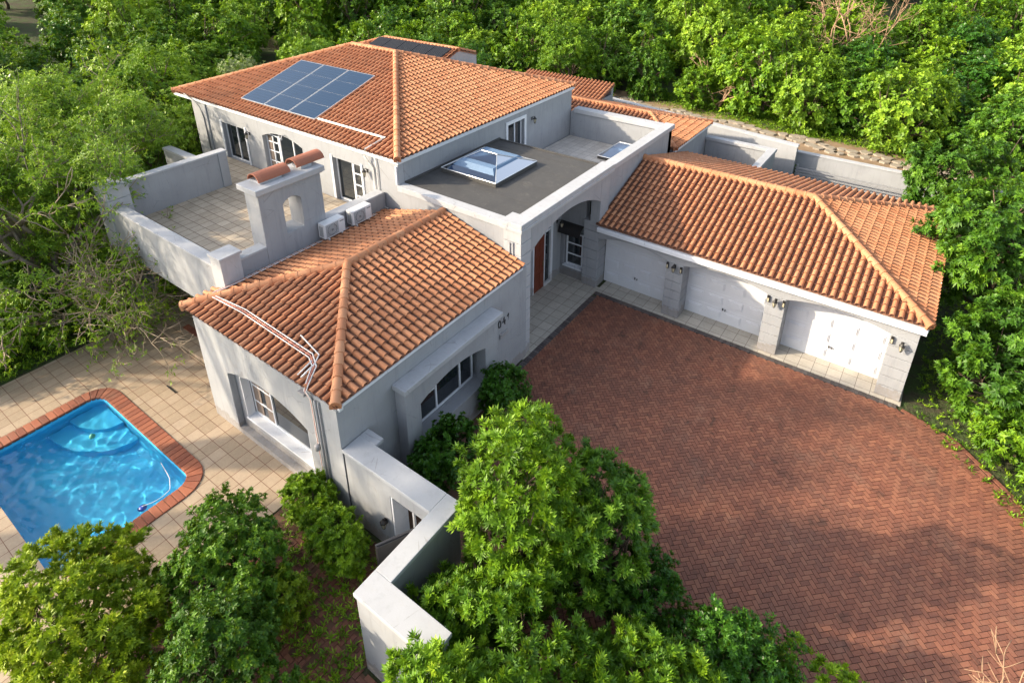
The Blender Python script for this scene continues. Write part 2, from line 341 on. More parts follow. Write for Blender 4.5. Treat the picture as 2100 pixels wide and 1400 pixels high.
# roof tiles
TW, TL = .2, .262
SEC = [(0, 0), (.022, -.01), (.05, -.01), (.072, .0), (.08, .036), (.102, .066), (.136, .08), (.17, .066), (.192, .036), (.2, .0)]
def slope(name, poly, parent, label=None):
    """poly: 3D points in order, the first two lie on the eave"""
    P = [np.array(p, float) for p in poly]; e = P[1]-P[0]; e /= np.linalg.norm(e)
    n = np.cross(P[1]-P[0], P[2]-P[0]); n /= np.linalg.norm(n)
    if n[2] < 0: n = -n
    s_ = np.cross(n, e)
    if s_[2] < 0: s_ = -s_
    uv = [((p-P[0])@e, (p-P[0])@s_) for p in P]; us = [a for a, b in uv]; vs = [b for a, b in uv]
    cu, cv = np.mean(us), np.mean(vs)
    def inside(u, v, mrg):
        for i in range(len(uv)):
            (a, b), (c, d) = uv[i], uv[(i+1) % len(uv)]
            nx, ny = b-d, c-a; L = math.hypot(nx, ny); sg = 1 if (cu-a)*nx+(cv-b)*ny > 0 else -1
            if sg*((u-a)*nx+(v-b)*ny)/L < -mrg: return False
        return True
    ns = len(SEC); V = []; F = []; T = []
    for r in range(int(max(vs)/TL)+2):
        v0 = r*TL-.03
        for k in range(int(math.floor(min(us)/TW))-1, int(max(us)/TW)+2):
            u0 = k*TW
            if not inside(u0+TW/2, v0+TL/2, .2): continue
            b = len(V); dj = random.uniform(-.004, .004); lift = random.uniform(.0, .004); du = random.uniform(-.0015, .0015)
            for (t_, h) in SEC: V.append((u0+t_+du, v0+dj, h*1.06+.034+lift))
            for (t_, h) in SEC: V.append((u0+t_+du, v0+TL+.03, h*.96))
            for (t_, h) in SEC: V.append((u0+t_+du, v0+dj+.004, h*1.06+lift+(.0 if h < .02 else -.006)))
            tt = random.random()
            for i in range(ns-1):
                F.append((b+i, b+i+1, b+ns+i+1, b+ns+i)); F.append((b+2*ns+i, b+2*ns+i+1, b+i+1, b+i)); pan = i < 3 or i == 8; T += [.28*tt if pan else .45+.55*tt, .3*tt]  # pans and lips get dark tints: groove shade painted per face
    V = np.array(V); W = P[0]+V[:, :1]*e+V[:, 1:2]*s_+V[:, 2:]*n
    o0 = np.array(ORG[parent.name])
    me = bpy.data.meshes.new(name); me.from_pydata(((W-o0)*S).tolist(), [], F)
    a = me.attributes.new('tint', 'FLOAT', 'FACE'); a.data.foreach_set('value', np.array(T, np.float32))
    bm = bmesh.new(); bm.from_mesh(me); C = sum(P)/len(P)
    for i in range(len(P)):
        if i == 0: continue
        A, B = P[i], P[(i+1) % len(P)]; no = np.cross(B-A, n)
        if (C-A)@no > 0: no = -no
        no /= np.linalg.norm(no)
        bmesh.ops.bisect_plane(bm, geom=bm.verts[:]+bm.edges[:]+bm.faces[:], plane_co=Vector((A-o0)*S), plane_no=Vector(no), clear_outer=True)
    bm.to_mesh(me); bm.free()
    # smooth the rolls, keep the lips crisp
    me.shade_smooth(); me.set_sharp_from_angle(angle=.9)
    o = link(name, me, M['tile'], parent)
    if label: o['label'] = label
    # deck under the tiles
    m = MB(); q = [p-n*.012 for p in P]; m.prism([p-n*.05 for p in P], q); m.build('roof_deck', M['mortar'], o)
    return o
def ridge(name, p, q, parent, r=.105, seg=.31):
    p = np.array(p, float); q = np.array(q, float); L = np.linalg.norm(q-p); d = (q-p)/L; n = max(1, round(L/seg)); h = L/n
    a = np.cross(d, [0, 0, 1]); a /= np.linalg.norm(a); u = np.cross(a, d)
    m = MB(); N = 9
    for k in range(n):
        tt = random.random(); rings = []
        jl = random.uniform(-.004, .004)
        for (tpos, rr, off) in ((k*h-.012, r*1.1, 0), (k*h-.012, r*.93, 0), (k*h-.012, r*1.1, 0), (k*h+.05, r*1.1, 0), (k*h+.055, r*1.0, 0), ((k+1)*h+.03, r*.93, 0)):
            c = p+d*tpos+u*(.0+jl); rings.append([c+a*math.cos(math.pi*(i-1)/(N-3))*rr+u*(math.sin(math.pi*(i-1)/(N-3))*rr*.95) if 0 < i < N-1 else (c+a*(rr if i == 0 else -rr)-u*.1) for i in range(N)])
        rings = rings[1:]
        b = len(m.v)
        for rg in rings: m.v += [tuple(x) for x in rg]
        for x in range(len(rings)-1):
            for i in range(N-1): m.f.append((b+x*N+i, b+x*N+i+1, b+(x+1)*N+i+1, b+(x+1)*N+i)); m.t.append(tt); m.mi.append(0)
    # closed end
    for (tpos, rr) in ((-.01, r*.93), (L+.02, r*.9)):
        c = p+d*tpos; m.face([c+a*math.cos(math.pi*i/8)*rr+u*math.sin(math.pi*i/8)*rr*.95 for i in range(9)]+[c-a*rr-u*.1, c+a*rr-u*.1], .3)
    o = m.build(name, M['ridge'], parent); o.data.shade_smooth(); o.data.set_sharp_from_angle(angle=.7); return o

# ------------------------------------------------------------------ setting: ground, drive, patio
def structure(o): o['kind'] = 'structure'; return o
def ground_z(x, y):
    z = 0.
    if x < -19: z = max(z, .11*(-19-x))
    return z
POOL = (-8.35, -3.72, -15.15, -12.3)
m = MB()
xs = np.concatenate([np.arange(-130, -20, 6), np.arange(-20, 26, 2.), np.arange(26, 80, 9)]); ys = np.concatenate([np.arange(-60, -24, 9), np.arange(-24, 14, 2.)])
xs = sorted(set(list(xs)+[-9.0, -3.0])); ys = sorted(set(list(ys)+[-11.9, -15.6]))
for i in range(len(xs)-1):
    for j in range(len(ys)-1):
        a, b, c, d = xs[i], xs[i+1], ys[j], ys[j+1]
        if a >= -9 and b <= -3 and c >= -15.6 and d <= -11.9: continue
        m.face([(x, y, ground_z(x, y)-.035) for x, y in ((a, c), (b, c), (b, d), (a, d))])
g = structure(m.build('ground', M['ground']))
# raised ground behind the boundary wall
FE = [(-130, 17), (-40, 17), (-9, 13.9), (-8.5, 13.75), (3.5, 11.72), (3.55, 12.36), (30, 12.4), (80, 12.4)]
def hill_z(x, y):
    yf = float(np.interp(x, [p[0] for p in FE], [p[1] for p in FE])); d = y-yf
    return max(ground_z(x, y)-.03, 1.38+.085*max(0, d-3))
m = MB(); hx = sorted(set([p[0] for p in FE]+list(np.arange(-128, 80, 5.3))+list(np.arange(-9, 12, 1.5)))); dy = [0, 1, 2, 3, 5, 8, 12, 18, 26, 40, 60, 90, 130]
for i in range(len(hx)-1):
    for j in range(-1, len(dy)-1):
        q = []
        for (x, k) in ((hx[i], j), (hx[i+1], j), (hx[i+1], j+1), (hx[i], j+1)):
            yf = float(np.interp(x, [p[0] for p in FE], [p[1] for p in FE]))
            q.append((x, yf, -.5) if k < 0 else (x, yf+dy[k], hill_z(x, yf+dy[k])))
        m.face(q)
structure(m.build('hill', M['ground']))
# lawn strip with stepping stones behind the wall
m = MB()
for i in range(24):
    x0, x1 = 3.7+i*.35, 3.7+(i+1)*.35
    m.face([(x0, 12.42, 1.40), (x1, 12.42, 1.40), (x1, 13.75, 1.49), (x0, 13.75, 1.49)])
structure(m.build('lawn', M['lawn']))
m = MB()
for i in range(46):
    f = i/45; x = -11+21*f; y = 16.6-2.3*f+.2*math.sin(i*.9)
    for k in range(2):
        cx, cy = x+random.uniform(-.1, .1), y+k*.52-.3+random.uniform(-.08, .08); r = random.uniform(.24, .34); z = hill_z(cx, cy)+.12
        n = 6; a0 = random.random()*6; pts = [(cx+r*random.uniform(.8, 1.15)*math.cos(a0+6.283*q/n), cy+r*.8*random.uniform(.8, 1.15)*math.sin(a0+6.283*q/n)) for q in range(n)]
        m.prism([(a, b, z-.1) for a, b in pts], [(a, b, z+.04) for a, b in pts])
structure(m.build('stepping_path', M['stone'], bevel=.01))
m = MB()
m.face([(-12, 15.6, 1.46), (3.6, 13.6, 1.46), (3.6, 16.2, hill_z(3.6, 16.2)+.03), (-12, 18.6, hill_z(-12, 18.6)+.03)])
m.face([(3.6, 13.6, 1.46), (11, 13.3, 1.46), (11, 15.6, hill_z(11, 15.6)+.03), (3.6, 16.2, hill_z(3.6, 16.2)+.03)])
structure(m.build('soil_strip', m_plain('dry_soil', (.26, .18, .11), .95, noise=.4, nscale=3, bump=.6)))

def poly_inside(pt, poly):
    x, y = pt; c = False
    for i in range(len(poly)):
        (a, b), (p, q) = poly[i], poly[i-1]
        if (b > y) != (q > y) and x < (p-a)*(y-b)/(q-b)+a: c = not c
    return c
def herring(name, poly, bw, ang, mat, z=.0, vis=True, drop=0., zf=None):
    m = MB(); ca, sa = math.cos(ang), math.sin(ang); xs_ = [p[0] for p in poly]; ys_ = [p[1] for p in poly]; R = max(max(xs_)-min(xs_), max(ys_)-min(ys_))/bw*.75+6
    ox, oy = (max(xs_)+min(xs_))/2, (max(ys_)+min(ys_))/2; N = int(R)
    g_ = .06
    for i in range(-N, N):
        for j in range(-N//2, N//2):
            bx, by = i+2*j, i-2*j
            if abs(bx) > R or abs(by) > R: continue
            for (u0, v0, w_, h_) in ((bx, by, 2, 1), (bx+2, by-1, 1, 2)):
                cu, cv = (u0+w_/2)*bw, (v0+h_/2)*bw; X = ox+cu*ca-cv*sa; Y = oy+cu*sa+cv*ca
                if not poly_inside((X, Y), poly): continue
                if vis:
                    pp = proj((X, Y, 0))
                    if pp is None or not (-60 < pp[0] < 2160 and -60 < pp[1] < 1460): continue
                if random.random() < drop: continue
                zt = z+random.uniform(-.003, .003); tx, ty = random.uniform(-.02, .02), random.uniform(-.02, .02); cs = []
                for (a, b) in ((u0+g_, v0+g_), (u0+w_-g_, v0+g_), (u0+w_-g_, v0+h_-g_), (u0+g_, v0+h_-g_)):
                    a *= bw; b *= bw; cs.append((ox+a*ca-b*sa, oy+a*sa+b*ca, zt+tx*(a-cu)+ty*(b-cv)))
                m.prism([(a, b, c-.03) for a, b, c in cs], cs, random.random())
    return m
DRIVE = [(.30, -4.75), (.30, -.34), (9.25, -.34), (10.45, -.76), (11.77, -2.15), (13.2, -3.9), (14.5, -6.2), (14.8, -9.5), (2.95, -12.0), (2.95, -9.8), (.9, -7.5), (.12, -5.4), (.12, -4.75)]
m = herring('driveway', DRIVE, .092, math.pi/4, None)
structure(m.build('driveway', M['brick']))
m = MB(); m.face([(a, b, -.012) for a, b in DRIVE]); 
structure(m.build('driveway_bed', M['sand']))
# edging course of bricks along the right border of the drive
m = MB(); ed = [(9.25, -.24), (10.45, -.66), (11.8, -2.0), (13.25, -3.75), (14.6, -6.2)]
for (a, b), (c, d) in zip(ed, ed[1:]):
    L = math.hypot(c-a, d-b); n = int(L/.19); ux, uy = (c-a)/L, (d-b)/L; nx, ny = uy, -ux
    for k in range(n):
        s0, s1 = k*L/n+.005, (k+1)*L/n-.005
        q = [(a+ux*s0, b+uy*s0), (a+ux*s1, b+uy*s1), (a+ux*s1+nx*.09, b+uy*s1+ny*.09), (a+ux*s0+nx*.09, b+uy*s0+ny*.09)]
        m.prism([(x, y, -.03) for x, y in q], [(x, y, .008) for x, y in q], random.random())
structure(m.build('driveway_edging', M['brick']))
m = MB()      # charcoal header course against porch and garage
k = 0
for i in range(int(4.6/.1)):
    y = -4.92+i*.1; m.box(.115, .295, y+.007, y+.094, -.03, .006+random.uniform(-.002, .002), random.random())
for i in range(int(9.1/.1)):
    x = .12+i*.1; m.box(x+.004, x+.096, -.335, -.165, -.03, .006+random.uniform(-.002, .002), random.random())
structure(m.build('driveway_kerb', M['kerb']))
structure(quick('porch_paving', M['porch'], None, [(-1.6, .105, -4.48, .1, -.03, .012), (.11, 9.2, -.155, .7, -.03, .012), (-1.45, -.02, .101, .3, -.03, .012)]))
# small garden path west of the garden wall
GP = [(-1.4, -12.05), (-1.4, -12.9), (2.0, -13.6), (4.5, -13.8), (4.5, -12.66), (2.42, -12.66), (2.42, -11.6), (1.0, -11.3), (-.4, -11.6)]
m = herring('garden_path', GP, .1, 0, None, z=-.004, drop=.16)
structure(m.build('garden_path', M['brick']))
m = MB(); m.face([(a, b, -.018) for a, b in [(-1.42, -10.9), (-1.42, -17), (9, -17), (9, -13.), (2.9, -12.7), (2.44, -12.7), (2.44, -10.9)]]); structure(m.build('garden_bed', M['soil']))
m = MB(); m.face([(a, b, -.02) for a, b in [(.12, -10.3), (2.9, -10.3), (2.9, -9.8), (1.0, -7.5), (.12, -5.4)]]); structure(m.build('flower_bed', M['soil']))

# patio with the pool cut out
PX0, PX1, PY0, PY1 = -10.9, -1.45, -17.5, -10.0
px0, px1, py0, py1 = POOL
cr = .36
def rrect(x0, x1, y0, y1, r, n=7):
    pts = []
    for (cx, cy, a0) in ((x1-r, y0+r, -90), (x1-r, y1-r, 0), (x0+r, y1-r, 90), (x0+r, y0+r, 180)):
        for k in range(n+1): a = math.radians(a0+90*k/n); pts.append((cx+r*math.cos(a), cy+r*math.sin(a)))
    return pts
holder = thing('tmp_holder', None, None, (0, 0, 0))
class PlZ:
    def p(s, a, b, d=0): return (a, b, .0-d)
o = panel('patio_paving', PlZ(), [(PX0, PY0), (PX1, PY0), (PX1, -12.1), (PX1, -10.7), (-5.0, -10.7), (-5.0, PY1), (PX0, PY1)], [rrect(px0-.02, px1+.02, py0-.0, py1+.02, .38)], 0, .04, M['patio'], holder, 0)
o.parent = None; structure(o)
bpy.data.objects.remove(holder)
# red coping (three sides), basin, water
pool = thing('swimming_pool', 'blue swimming pool with rounded corners and red brick coping on the tiled patio', 'swimming pool', (-6, -13.7, 0))
m = MB(); R1, R2 = .34, .74
inn = rrect(px0, px1, py0-2, py1, R1, 8); 
def cop(p0, p1, q0, q1): m.prism([(p0[0], p0[1], -.06), (p1[0], p1[1], -.06), (q1[0], q1[1], -.06), (q0[0], q0[1], -.06)], [(p0[0], p0[1], .026), (p1[0], p1[1], .026), (q1[0], q1[1], .026), (q0[0], q0[1], .026)], random.random())
W_ = .36
def run(x0, y0, x1, y1, nx, ny):
    L = math.hypot(x1-x0, y1-y0); n = round(L/.17); ux, uy = (x1-x0)/L, (y1-y0)/L
    for k in range(n):
        a, b = k*L/n+.004, (k+1)*L/n-.004; p0 = (x0+ux*a, y0+uy*a); p1 = (x0+ux*b, y0+uy*b)
        cop(p0, p1, (p0[0]+nx*W_, p0[1]+ny*W_), (p1[0]+nx*W_, p1[1]+ny*W_))
run(px1, py0+.2, px1, py1-R1, 1, 0); run(px1-R1, py1, px0+R1, py1, 0, 1); run(px0, py1-R1, px0, py0, -1, 0)
for (cx, cy, a0) in ((px1-R1, py1-R1, 0), (px0+R1, py1-R1, 90)):
    for k in range(5):
        a, b = math.radians(a0+18*k+.6), math.radians(a0+18*(k+1)-.6)
        f = lambda r, t_: (cx+r*math.cos(t_), cy+r*math.sin(t_)); cop(f(R1, a), f(R1, b), f(R1+W_, a), f(R1+W_, b))
m.build('coping', M['coping'], pool, bevel=.012)
m = MB(); bt = rrect(px0+.0, px1, py0, py1, .34, 8); n = len(bt)
D = .85; cxp, cyp = (px0+px1)/2, (py0+py1)/2
sh = lambda f: [(cxp+(x-cxp)*f, cyp+(y-cyp)*f) for x, y in bt]
lv = [(bt, -.03), (bt, -.6), (sh(.96), -.78), (sh(.86), -D)]
for (A, za), (B, zb) in zip(lv, lv[1:]):
    for k in range(n): m.face([(A[k][0], A[k][1], za), (A[(k+1) % n][0], A[(k+1) % n][1], za), (B[(k+1) % n][0], B[(k+1) % n][1], zb), (B[k][0], B[k][1], zb)])
m.face([(x, y, -D) for x, y in sh(.86)])
m.mi = [0]*len(m.f)
basin = m.build('basin', M['basin'], pool)
for (a, zt) in ((.95, -.36), (1.55, -.56)):          # corner steps
    m = MB(); ar = [(px0+.02, py1-.02)]+[(px0+.02+a*1.25*math.cos(q)+.0, py1-.02-a*.85*math.sin(q)) for q in np.linspace(0, math.pi/2, 9)]
    m.prism([(x, y, -.84) for x, y in ar], [(x, y, zt) for x, y in ar]); m.build('step', M['basin'], pool).cycles.is_caustics_receiver = True
WZ = -.13
rw = np.random.default_rng(3); WV = [(rw.uniform(12, 28), rw.uniform(0, 6.28), rw.uniform(0, 6.28)) for q in range(26)]
def wave(x, y): return sum(.02/k*math.sin(k*(x*math.cos(a)+y*math.sin(a))+p) for k, a, p in WV)
m = MB(); nx, ny = 230, 140; gx = np.linspace(px0-.06, px1+.06, nx); gyy = np.linspace(py0-.06, py1+.06, ny)
m.v = [(x, y, WZ+wave(x, y)) for y in gyy for x in gx]; m.f = [(j*nx+i, j*nx+i+1, (j+1)*nx+i+1, (j+1)*nx+i) for j in range(ny-1) for i in range(nx-1)]; m.t = [.5]*len(m.f); m.mi = [0]*len(m.f)
wo = structure(m.build('water', M['water'], smooth=True)); wo.cycles.is_caustics_caster = True
if wo.data.polygons[0].normal.z < 0: wo.data.flip_normals()
basin.cycles.is_caustics_receiver = True; sl.cycles.is_caustics_light = True
wb = quick('pool_ledge_block', M['white'], None, [(-7.55, -6.85, -15.62, -15.16, 0.002, .3), (-7.5, -6.9, -15.58, -15.2, .3, .34)], .02)
tag(wb, 'low white plastered block on the near edge of the blue pool', 'block')
cl = thing('pool_cleaner', 'blue pool cleaner lying in the near right corner of the pool water', 'pool cleaner', (-4.05, -13.3, -1.05))
m = MB(); m.lathe((-4.05, -13.3, -.22), [(.02, 0), (.09, .01), (.1, .04), (.07, .08), (.02, .1)], 12); m.build('body', M['blue'], cl, smooth=True)
m = MB(); hp = [(-4.05, -13.3, -.12), (-3.95, -13.1, -.115), (-3.92, -12.9, -.115), (-3.98, -12.7, -.115), (-4.3, -12.55, -.115), (-4.9, -12.45, -.115)]
hp = [tuple(np.array(hp[0])*(1-f)+np.array(hp[1])*f) for f in (0, .5)]+hp[1:]; hp = [tuple(np.array([np.interp(q, range(len(hp)), [h[c] for h in hp]) for c in range(3)])) for q in np.linspace(0, len(hp)-1, 30)]; m.tube(hp, .008, 5); m.build('hose', M['pvc'], cl, smooth=True)
m = MB(); m.lathe((-7.1, -13.05, -.17), [(.03, 0), (.07, .02), (.07, .07), (.04, .09), (.03, .12)], 12); f = m.build('chlorine_floater', M['green'], None, (-7.1, -13.05, -.17), smooth=True); tag(f, 'small green chlorine floater bobbing near the pool steps', 'pool float')
m = MB(); m.box(-7.2, -6.75, -11.1, -11.07, .002, .03); b = m.build('dark_stick', M['metal'], None, (-7, -11.08, 0)); tag(b, 'short dark stick lying on the patio tiles near the house', 'stick')
# ------------------------------------------------------------------ the house
H = thing('house', 'grey plastered house with terracotta hip roofs, black flat entrance roof and three white garage doors', 'house', (0, 0, 0))
def yp(k): return Pl('y', k)
def xp(k): return Pl('x', k)
T_ = .2
# --- front wing (living room at the near corner)
zf = 3.06
o = panel('wall', yp(-10.83), rect(-5.16, .07, 0, zf), [arch(-4.08, -1.06, .16, 1.86, 2.2)], 0, .16, M['plaster'], H); o['label'] = 'sunlit end wall with a wide arched niche'
panel('wall', yp(-10.83), rect(-5.15, .06, 0, zf-.01), [arch(-3.86, -1.3, .5, 1.72, 2.02)], .162, .36, M['plaster'], H)
m = MB(); P_ = yp(-10.83)                     # white painted reveal of the window
P_.box(m, -3.862, -3.84, .5, 1.75, .15, .36); P_.box(m, -1.32, -1.296, .5, 1.7, .15, .36); P_.box(m, -3.9, -1.26, .47, .503, .13, .38)
m.build('window_sill', M['white'], H, bevel=.005)
window(H, P_, -3.84, -1.32, .503, 2.06, .37, mull=(-3.02,), trans=((-3.8, -3.05, 1.42), (-3.8, -3.05, .92)), curtain=((-3.78, -3.5), (-3.3, -3.06)))
o = panel('wall', xp(.07), rect(-10.828, -4.3, 0, zf), [arch(-8.75, -6.5, .85, 1.75, 1.98)], 0, .2, M['plaster'], H)
o = panel('wall', xp(.38), rect(-9.34, -6.03, 0, 2.53), [arch(-8.88, -6.55, .85, 1.9, 2.13)], 0, .306, M['plaster'], H); o['label'] = 'projecting bay wall with an arched window opening'
quick('window_hood', M['cap'], H, [(.072, .46, -9.4, -5.9, 2.53, 2.66)], .012)
window(H, xp(.38), -8.86, -6.64, .87, 2.1, .36, mull=(-8.02, -7.15), trans=((-8.83, -8.04, 1.55),))
quick('wall', M['plaster'], H, [(-5.14, -4.94, -10.46, -4.4, 0, 3.0), (-5.16, .07, -10.5, -10.3, 3.065, 3.1)])
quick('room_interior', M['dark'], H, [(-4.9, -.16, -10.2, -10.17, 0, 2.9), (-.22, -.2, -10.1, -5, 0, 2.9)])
quick('corner_pilaster', M['plaster'], H, [(-.16, .082, -10.85, -10.62, 2.06, 3.055)], .006)
quick('soffit_trim', M['white'], H, [(-5.3, .13, -10.79, -10.7, 3.07, 3.14), (.0, .1, -10.7, -4.52, 3.07, 3.14), (-.02, .12, -10.8, -10.7, 3.02, 3.068)])
fx0, fx1, fy, fz = -5.52, .1, -10.86, 3.19; fxm = (fx0+fx1)/2; fya = fy+(fx1-fx0)/2; fr_ = 3.985
A = (fx0, fy, fz); B = (fx1, fy, fz); Cc = (fxm, fya, fr_)
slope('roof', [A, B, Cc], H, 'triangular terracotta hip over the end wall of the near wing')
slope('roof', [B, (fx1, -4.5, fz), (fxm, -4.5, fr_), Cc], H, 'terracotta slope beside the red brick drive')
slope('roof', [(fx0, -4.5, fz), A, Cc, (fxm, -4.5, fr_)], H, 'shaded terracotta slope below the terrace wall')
lift = np.array([0, 0, .045])
ridge('ridge_tiles', np.array(B)+lift, np.array(Cc)+lift, H); ridge('ridge_tiles', np.array(A)+lift, np.array(Cc)+lift, H); ridge('ridge_tiles', np.array(Cc)+lift, np.array((fxm, -4.5, fr_))+lift, H)

# --- entrance block with the black flat roof
YP, ZB = -4.44, 4.30
panel('wall', yp(YP), rect(-4.58, -.58, 0, 4.12), [], 0, .2, M['plaster'], H)
quick('coping', M['cap'], H, [(-4.56, -.62, YP-.06, YP+.26, 4.12, 4.3)], .01)
quick('flat_roof', M['bitumen'], H, [(-4.55, -.33, YP+.262, .62, 4.2, 4.292)])
m = MB(); m.box(-4.55, -4.47, YP+.27, .62, 4.293, 4.345); m.box(-4.47, -.33, .55, .62, 4.293, 4.325)
for y in (-3.2, -2.1, -1.0, 0): m.box(-4.46, -.34, y, y+.012, 4.2925, 4.297)
m.build('roof_upstand', M['bitumen'], H, bevel=.01)
# arch wall of the porch
o = panel('wall', xp(-.02), rect(-3.995, -.005, 3.2, 4.15), [[(-3.995, 3.2)]], 0, .3, M['plaster'], H) if False else None
ao = [(-4.0, 3.3)]+[]
ar = arch(-4.0, 0.0, 3.28, 3.3, 3.84, 18)
out = [(-4.0, 4.14), (-4.0, 3.3)]+[p for p in reversed(ar[3:-1])]+[(0.0, 3.3), (0.0, 4.14)]
panel('arch_wall', xp(.0), out, [], 0, .34, M['plaster'], H)
m = MB(); blocks(m, -.58, .0, -4.48, -4.0, 0, 4.14, .375); o = m.build('porch_pillar', M['cap'], H, bevel=.008); o['label'] = 'sunlit near pillar of the entrance arch'
m = MB(); m.box(-.38, -.345, -4.512, -4.482, 3.24, 3.78); m.box(-.27, -.235, -4.512, -4.482, 3.24, 3.78); m.box(-.345, -.27, -4.512, -4.482, 3.745, 3.78); m.build('slot_ornament', M['plaster'], H, bevel=.006)
m = MB(); blocks(m, -.56, .0, .0, .58, 0, 2.5, .36); m.box(-.34, .0, .002, .58, 2.5, 4.14); m.build('porch_pillar', M['plaster'], H, bevel=.008)
quick('coping', M['cap'], H, [(-.40, .075, -4.56, .72, 4.142, 4.24), (-.385, .06, -4.545, .70, 4.24, 4.39), (-.66, -.40, -4.56, -3.95, 4.142, 4.24), (-.65, -.385, -4.545, -3.96, 4.24, 4.37)], .012)
# porch recess
panel('wall', xp(-1.5), rect(-4.24, .35, 0, 3.9), [rect(-1.62, -.56, 0, 2.12)], 0, .15, M['plaster'], H)
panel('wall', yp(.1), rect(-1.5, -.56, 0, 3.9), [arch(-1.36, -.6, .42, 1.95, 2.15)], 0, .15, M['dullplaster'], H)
quick('wall', M['plaster'], H, [(-1.5, -.56, .32, .36, 0, 3.9)])
window(H, yp(.1), -1.33, -.66, .45, 1.74, .1, trans=((-1.28, -.7, .88), (-1.28, -.7, 1.3)), fw=.06)
quick('window_sill', M['white'], H, [(-1.38, -.6, .05, .2, .40, .448)], .006)
quick('porch_ceiling', M['white'], H, [(-1.5, -.02, -4.24, .1, 3.9, 3.95)])
quick('door_frame', M['white'], H, [(-1.56, -1.47, -1.66, -1.6, 0, 2.16), (-1.56, -1.47, -.98, -.94, 0, 2.16), (-1.56, -1.47, -.6, -.46, 0, 2.9), (-1.56, -1.47, -1.6, -.6, 2.1, 2.16), (-1.56, -1.47, -.94, -.6, .0, .12)], .006)
quick('side_pane', M['glass'], H, [(-1.55, -1.54, -.94, -.6, .12, 2.1)])
dd = MB(); dd.box(-1.535, -1.49, -1.6, -.98, .02, 2.1)
for z0, z1 in ((.2, .7), (.85, 1.35), (1.5, 1.95)):
    for y0, y1 in ((-1.54, -1.32), (-1.26, -1.04)): dd.box(-1.49, -1.475, y0, y1, z0, z1)
do = dd.build('front_door', M['wood'], H, bevel=.008); do['label'] = 'varnished reddish wooden door in the arched entrance'
quick('handle', M['brass'], do, [(-1.47, -1.44, -1.1, -1.07, .9, 1.1)], .006)
aw = MB(); N = 8
for k in range(N):
    a0, a1 = math.pi/2*k/N, math.pi/2*(k+1)/N
    P = [(x, .09-.3*math.sin(a), 1.82+.34*math.cos(a)) for x in (-1.44, -.6) for a in (a0, a1)]; Q = [(x, .09-.28*math.sin(a), 1.82+.32*math.cos(a)) for x in (-1.44, -.6) for a in (a0, a1)]
    aw.prism([P[0], P[1], P[3], P[2]], [Q[0], Q[1], Q[3], Q[2]])
aw.build('window_awning', M['metal'], H)
# far section: parapet wall and sunken tiled deck
quick('wall', M['plaster'], H, [(-.36, -.10, .58, 5.86, 2.2, 4.1), (-4.5, -.1, 5.6, 5.86, 2.2, 4.06), (-4.4, -.3, .60, .64, 2.9, 4.2)])
quick('coping', M['cap'], H, [(-.42, -.03, .72, 5.95, 4.1, 4.28), (-4.34, -.42, 5.53, 5.95, 4.06, 4.24)], .012)
quick('roof_deck_floor', M['decktile'], H, [(-4.5, -.36, .64, 5.6, 2.9, 3.0)])
def skylight(name, x0, x1, y0, y1, zb, zc, zt, rx, parent, label):
    cy = (y0+y1)/2; base = [(x0, y0, zc), (x1, y0, zc), (x1, y1, zc), (x0, y1, zc)]; r0, r1 = (x0+rx, cy, zt), (x1-rx, cy, zt)
    m = MB(); k = .05
    for a in ((x0, x1, y0, y0+k), (x0, x1, y1-k, y1), (x0, x0+k, y0+k, y1-k), (x1-k, x1, y0+k, y1-k)): m.box(*a, zb, zc)
    so_ = m.build('skylight', M['bitumen'], parent, bevel=.006); so_['label'] = label
    m = MB()
    for a, b in ((base[0], r0), (base[3], r0), (base[1], r1), (base[2], r1), (r0, r1), (base[0], base[1]), (base[1], base[2]), (base[2], base[3]), (base[3], base[0])): m.tube([np.array(a)+(0, 0, .012), np.array(b)+(0, 0, .012)], .015, 5)
    m.build('frame', M['alu'], so_)
    for q in ([base[0], base[1], r1, r0], [base[2], base[3], r0, r1], [base[1], base[2], r1], [base[3], base[0], r0]):
        m = MB(); m.face(q); m.build('pane', M['skyglass'], so_)
    m = MB(); m.box(x0+k+.003, x1-k-.003, y0+k+.003, y1-k-.003, zb+.003, zb+.02)
    i = .42; m.prism([(x0+k+.01, y0+k+.01, zb+.021), (x1-k-.01, y0+k+.01, zb+.021), (x1-k-.01, y1-k-.01, zb+.021), (x0+k+.01, y1-k-.01, zb+.021)], [(x0+i, y0+i, zt-.16), (x1-i, y0+i, zt-.16), (x1-i, y1-i, zt-.16), (x0+i, y1-i, zt-.16)])
    m.build('light_shaft', M['shaft'], so_)
skylight('a', -4.24, -2.07, -2.86, -.64, 4.294, 4.42, 4.83, .78, H, 'large glazed pyramid skylight on the black flat roof')
skylight('b', -2.25, -.5, 3.9, 5.2, 3.003, 3.12, 3.6, .6, H, 'smaller skylight half hidden on the sunken tiled deck')

